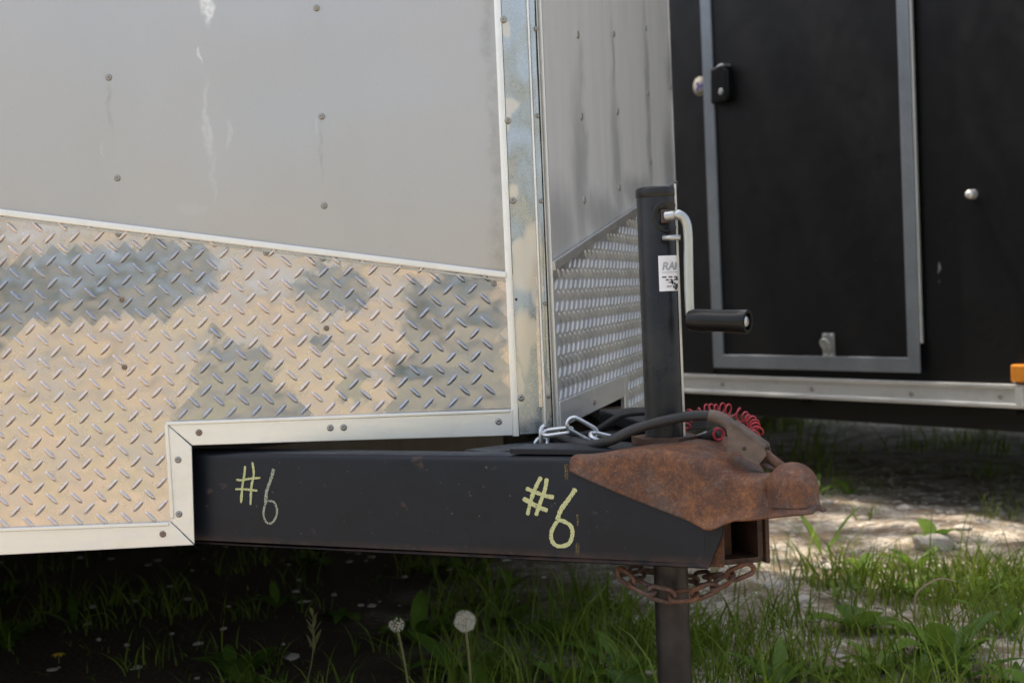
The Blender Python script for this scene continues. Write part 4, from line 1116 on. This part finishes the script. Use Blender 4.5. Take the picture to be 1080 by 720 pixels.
# yellow flower far under the trailer, pale flat stone, dead stem
pf = onground(62, 694); parts = []
for i in range(7): parts.append(leafpts(pf+Z*.018, i*.9, .013, .008, .5, .6, 3, .2))
fl = thing('yellow_flower', pf, 'small yellow flower in the dark under the silver trailer', 'flower')
raw('petals', *merge(parts), MS['yellow'], fl); tube('stem', [pf, pf+Z*.018], .001, MS['stem'], fl, 6)
def rock(name, p, sx, sy, sz, seed, lab=None, cat='stone'):
    bm = bmesh.new(); bmesh.ops.create_icosphere(bm, subdivisions=3, radius=1); r_ = random.Random(seed); ph = [r_.uniform(0,6) for _ in range(6)]
    for v in bm.verts:
        c = v.co; k = 1+.16*math.sin(c.x*3+ph[0])*math.cos(c.y*3+ph[1])+.10*math.sin(c.z*5+ph[2]+c.x*4)+.05*math.sin(c.y*9+ph[3])
        v.co = Vector((c.x*sx*k, c.y*sy*k, max(-.4,min(.72,c.z))*sz*k))
    o = frombm(name, bm, MS['stone'], None, True); o.location = p; o.rotation_euler = (0,0,r_.uniform(0,3)); autosharp(o, 30)
    if lab: tag(o, lab, cat)
    return o
ps = onground(985, 579); o = rock('flat_stone', ps+Z*.012, .050, .034, .026, 4, 'pale flat stone lying in the grass at right'); o.rotation_euler = (.1,.05,.1)
rock('boulder', Vector((at(812,442,6.2).x,6.2,.02)), .16, .12, .10, 9, 'pale lumpy boulder in the sun seen under the black trailer', 'boulder')
rock('boulder', Vector((at(838,447,6.1).x,6.1,.0)), .09, .09, .06, 12, 'smaller dim boulder beside the pale lumpy one', 'boulder')
pe = onground(968, 668)
tube('dead_stem', smooth_path([pe, at(965,632,pe.y), at(975,618,pe.y), at(992,610,pe.y), at(1008,613,pe.y)], 6), lambda t: .0022-.001*t, MS['straw'], None, 6)
tag(bpy.data.objects['dead_stem'], 'bent straw coloured dead stem arching over the grass at right', 'dead stem')
def gravel():
    n = 5200; X = rng.uniform(-1.5,2.6,n); Y = rng.uniform(1.9,5.2,n); k = rng.uniform(0,1,n) < (1.15-dens(X,Y)); X, Y = X[k], Y[k]; n = len(X)
    bm = bmesh.new(); bmesh.ops.create_icosphere(bm, subdivisions=1, radius=1); bv = np.array([v.co[:] for v in bm.verts]); bf = np.array([[v.index for v in f.verts] for f in bm.faces]); bm.free()
    s = rng.uniform(.003,.009,n)*(1+1.6*(rng.uniform(0,1,n)>.93)); sc = np.stack([s*rng.uniform(.8,1.5,n), s*rng.uniform(.8,1.4,n), s*rng.uniform(.35,.7,n)],-1)
    k2 = (X > .15)|(rng.uniform(0,1,n) > .9); X = X[k2]; Y = Y[k2]; sc = sc[k2]; n = len(X)
    V = bv[None]*sc[:,None,:]*(1+rng.uniform(-.22,.22,(n,len(bv),1))); a = rng.uniform(0,6.28,n)[:,None]
    x = V[:,:,0]*np.cos(a)-V[:,:,1]*np.sin(a); y = V[:,:,0]*np.sin(a)+V[:,:,1]*np.cos(a)
    V = np.stack([x+X[:,None], y+Y[:,None], V[:,:,2]+gh(X,Y)[:,None]+.001],-1).reshape(-1,3)
    F = (bf[None]+(np.arange(n)*len(bv))[:,None,None]).reshape(-1,3)
    o = npmesh('gravel', V, F, MS['stone']); o.data.polygons.foreach_set('use_smooth', [False]*len(F))
    tag(o, 'pale gravel scattered over the soil', 'gravel', kind='stuff')
    # dry leaf and straw litter
    n = 2600; X = rng.uniform(.1,2.2,n); Y = rng.uniform(2.0,4.4,n); a = rng.uniform(0,6.28,n); l = rng.uniform(.006,.03,n); w_ = rng.uniform(.0008,.006,n); tz = rng.uniform(-.2,.25,n)
    d = np.stack([np.cos(a),np.sin(a),tz],-1); s_ = np.stack([-np.sin(a),np.cos(a),rng.uniform(-.5,.5,n)],-1); c = np.stack([X,Y,gh(X,Y)+.004],-1)
    V = np.stack([c-d*l[:,None]/2, c+s_*w_[:,None]/2, c+d*l[:,None]/2, c-s_*w_[:,None]/2],1).reshape(-1,3)
    tag(npmesh('leaf_litter', V, np.arange(4*n).reshape(-1,4), MS['straw']), 'dry straw and leaf litter on the soil', 'leaf litter', kind='stuff')
gravel()

# ------------------------------------------------------------ shade tree above (outside the frame; it dapples the sun)
def tree(base, h, crown_c, rad, nleaf, lab, lsize=.14, seed=1):
    root = thing('shade_tree', base, lab, 'tree'); r_ = np.random.default_rng(seed); rr = random.Random(seed)
    top = Vector(crown_c)
    tr = [tube_data(smooth_path([Vector(base), Vector(base)+Z*h*.4+Vector((.1,0,0)), top-Z*.4], 6), lambda t: .22*(1-.75*t), 12)]
    for i in range(14):
        az = i*2.4; el = rr.uniform(.1,.9); st = Vector(base).lerp(top, rr.uniform(.55,.95)); e = top+Vector((math.cos(az)*rad[0]*.8, math.sin(az)*rad[1]*.8, rad[2]*(el-.5)))
        tr.append(tube_data(smooth_path([st, (st+e)/2+Z*.3, e], 5), lambda t: .07*(1-.8*t), 8))
    raw('trunk', *merge(tr), MS['bark'], root, True)
    nc = 150; cc = r_.normal(0,1,(nc,3)); cc /= np.linalg.norm(cc,axis=1)[:,None]; cc *= r_.uniform(.25,1,nc)[:,None]**.5*np.array(rad); cc += np.array(crown_c)
    idx = r_.integers(0,nc,nleaf); P = cc[idx]+r_.normal(0,.26,(nleaf,3))
    a = r_.normal(0,1,(nleaf,3)); a /= np.linalg.norm(a,axis=1)[:,None]; b = np.cross(a, r_.normal(0,1,(nleaf,3))); b /= np.linalg.norm(b,axis=1)[:,None]
    l = lsize*r_.uniform(.6,1,nleaf)[:,None]
    V = np.stack([P-a*l*.5, P+b*l*.3, P+a*l*.5, P-b*l*.3],1).reshape(-1,3)
    npmesh('crown', V, np.arange(4*nleaf).reshape(-1,4), MS['crown'], np.repeat(r_.uniform(0,1,nleaf),4), root)
tree((-4.4,8.6,0), 6.5, (-1.9,5.9,7.3), (2.3,2.3,1.2), 5200, 'leafy tree outside the frame that shades both trailers')

# ------------------------------------------------------------ the yard behind the camera (seen mirrored in the metal)
def yard():
    m = NT('mown_verge'); n = m.noise(3, 6, .7); f = m.noise(60, 4)
    m.set(col=m.mix(m.ramp(n, [(.4,0),(.6,1)]), m.mix(f, (.08,.13,.03), (.16,.23,.07)), (.22,.22,.12)), rough=.95, spec=.1, nrm=m.bump(f, .8, .02))
    xs = np.linspace(-14,14,57); V = []; F = []
    for i, x in enumerate(xs): V += [(x, -.75+.2*math.sin(x*1.3)+.12*math.sin(x*4.1), .006), (x, -2.6+.3*math.sin(x*.9+1)+.15*math.sin(x*3.3), .006)]
    for i in range(len(xs)-1): F.append((2*i,2*i+1,2*i+3,2*i+2))
    tag(raw('grass_verge', V, F, m.m), kind='structure')
    r_ = np.random.default_rng(4); n = 16000  # unseen tree line added to darken what the front panel mirrors
    X = r_.uniform(-55,55,n); top = 3.2+1.3*np.sin(X*.23)+.8*np.sin(X*.71+2); Zz = r_.uniform(0,1,n)**.8*top; Y = -27+r_.normal(0,1.3,n)
    P = np.stack([X,Y,Zz],-1); a = r_.normal(0,1,(n,3)); a /= np.linalg.norm(a,axis=1)[:,None]; b = np.cross(a, r_.normal(0,1,(n,3))); b /= np.linalg.norm(b,axis=1)[:,None]
    l = r_.uniform(.4,.9,n)[:,None]
    V = np.stack([P-a*l*.5, P+b*l*.35, P+a*l*.5, P-b*l*.35],1).reshape(-1,3)
    tag(npmesh('unseen_woods', V, np.arange(4*n).reshape(-1,4), MS['crown'], np.repeat(r_.uniform(0,1,n),4)), 'unseen green woods added behind the camera', 'woods', kind='stuff')
yard()
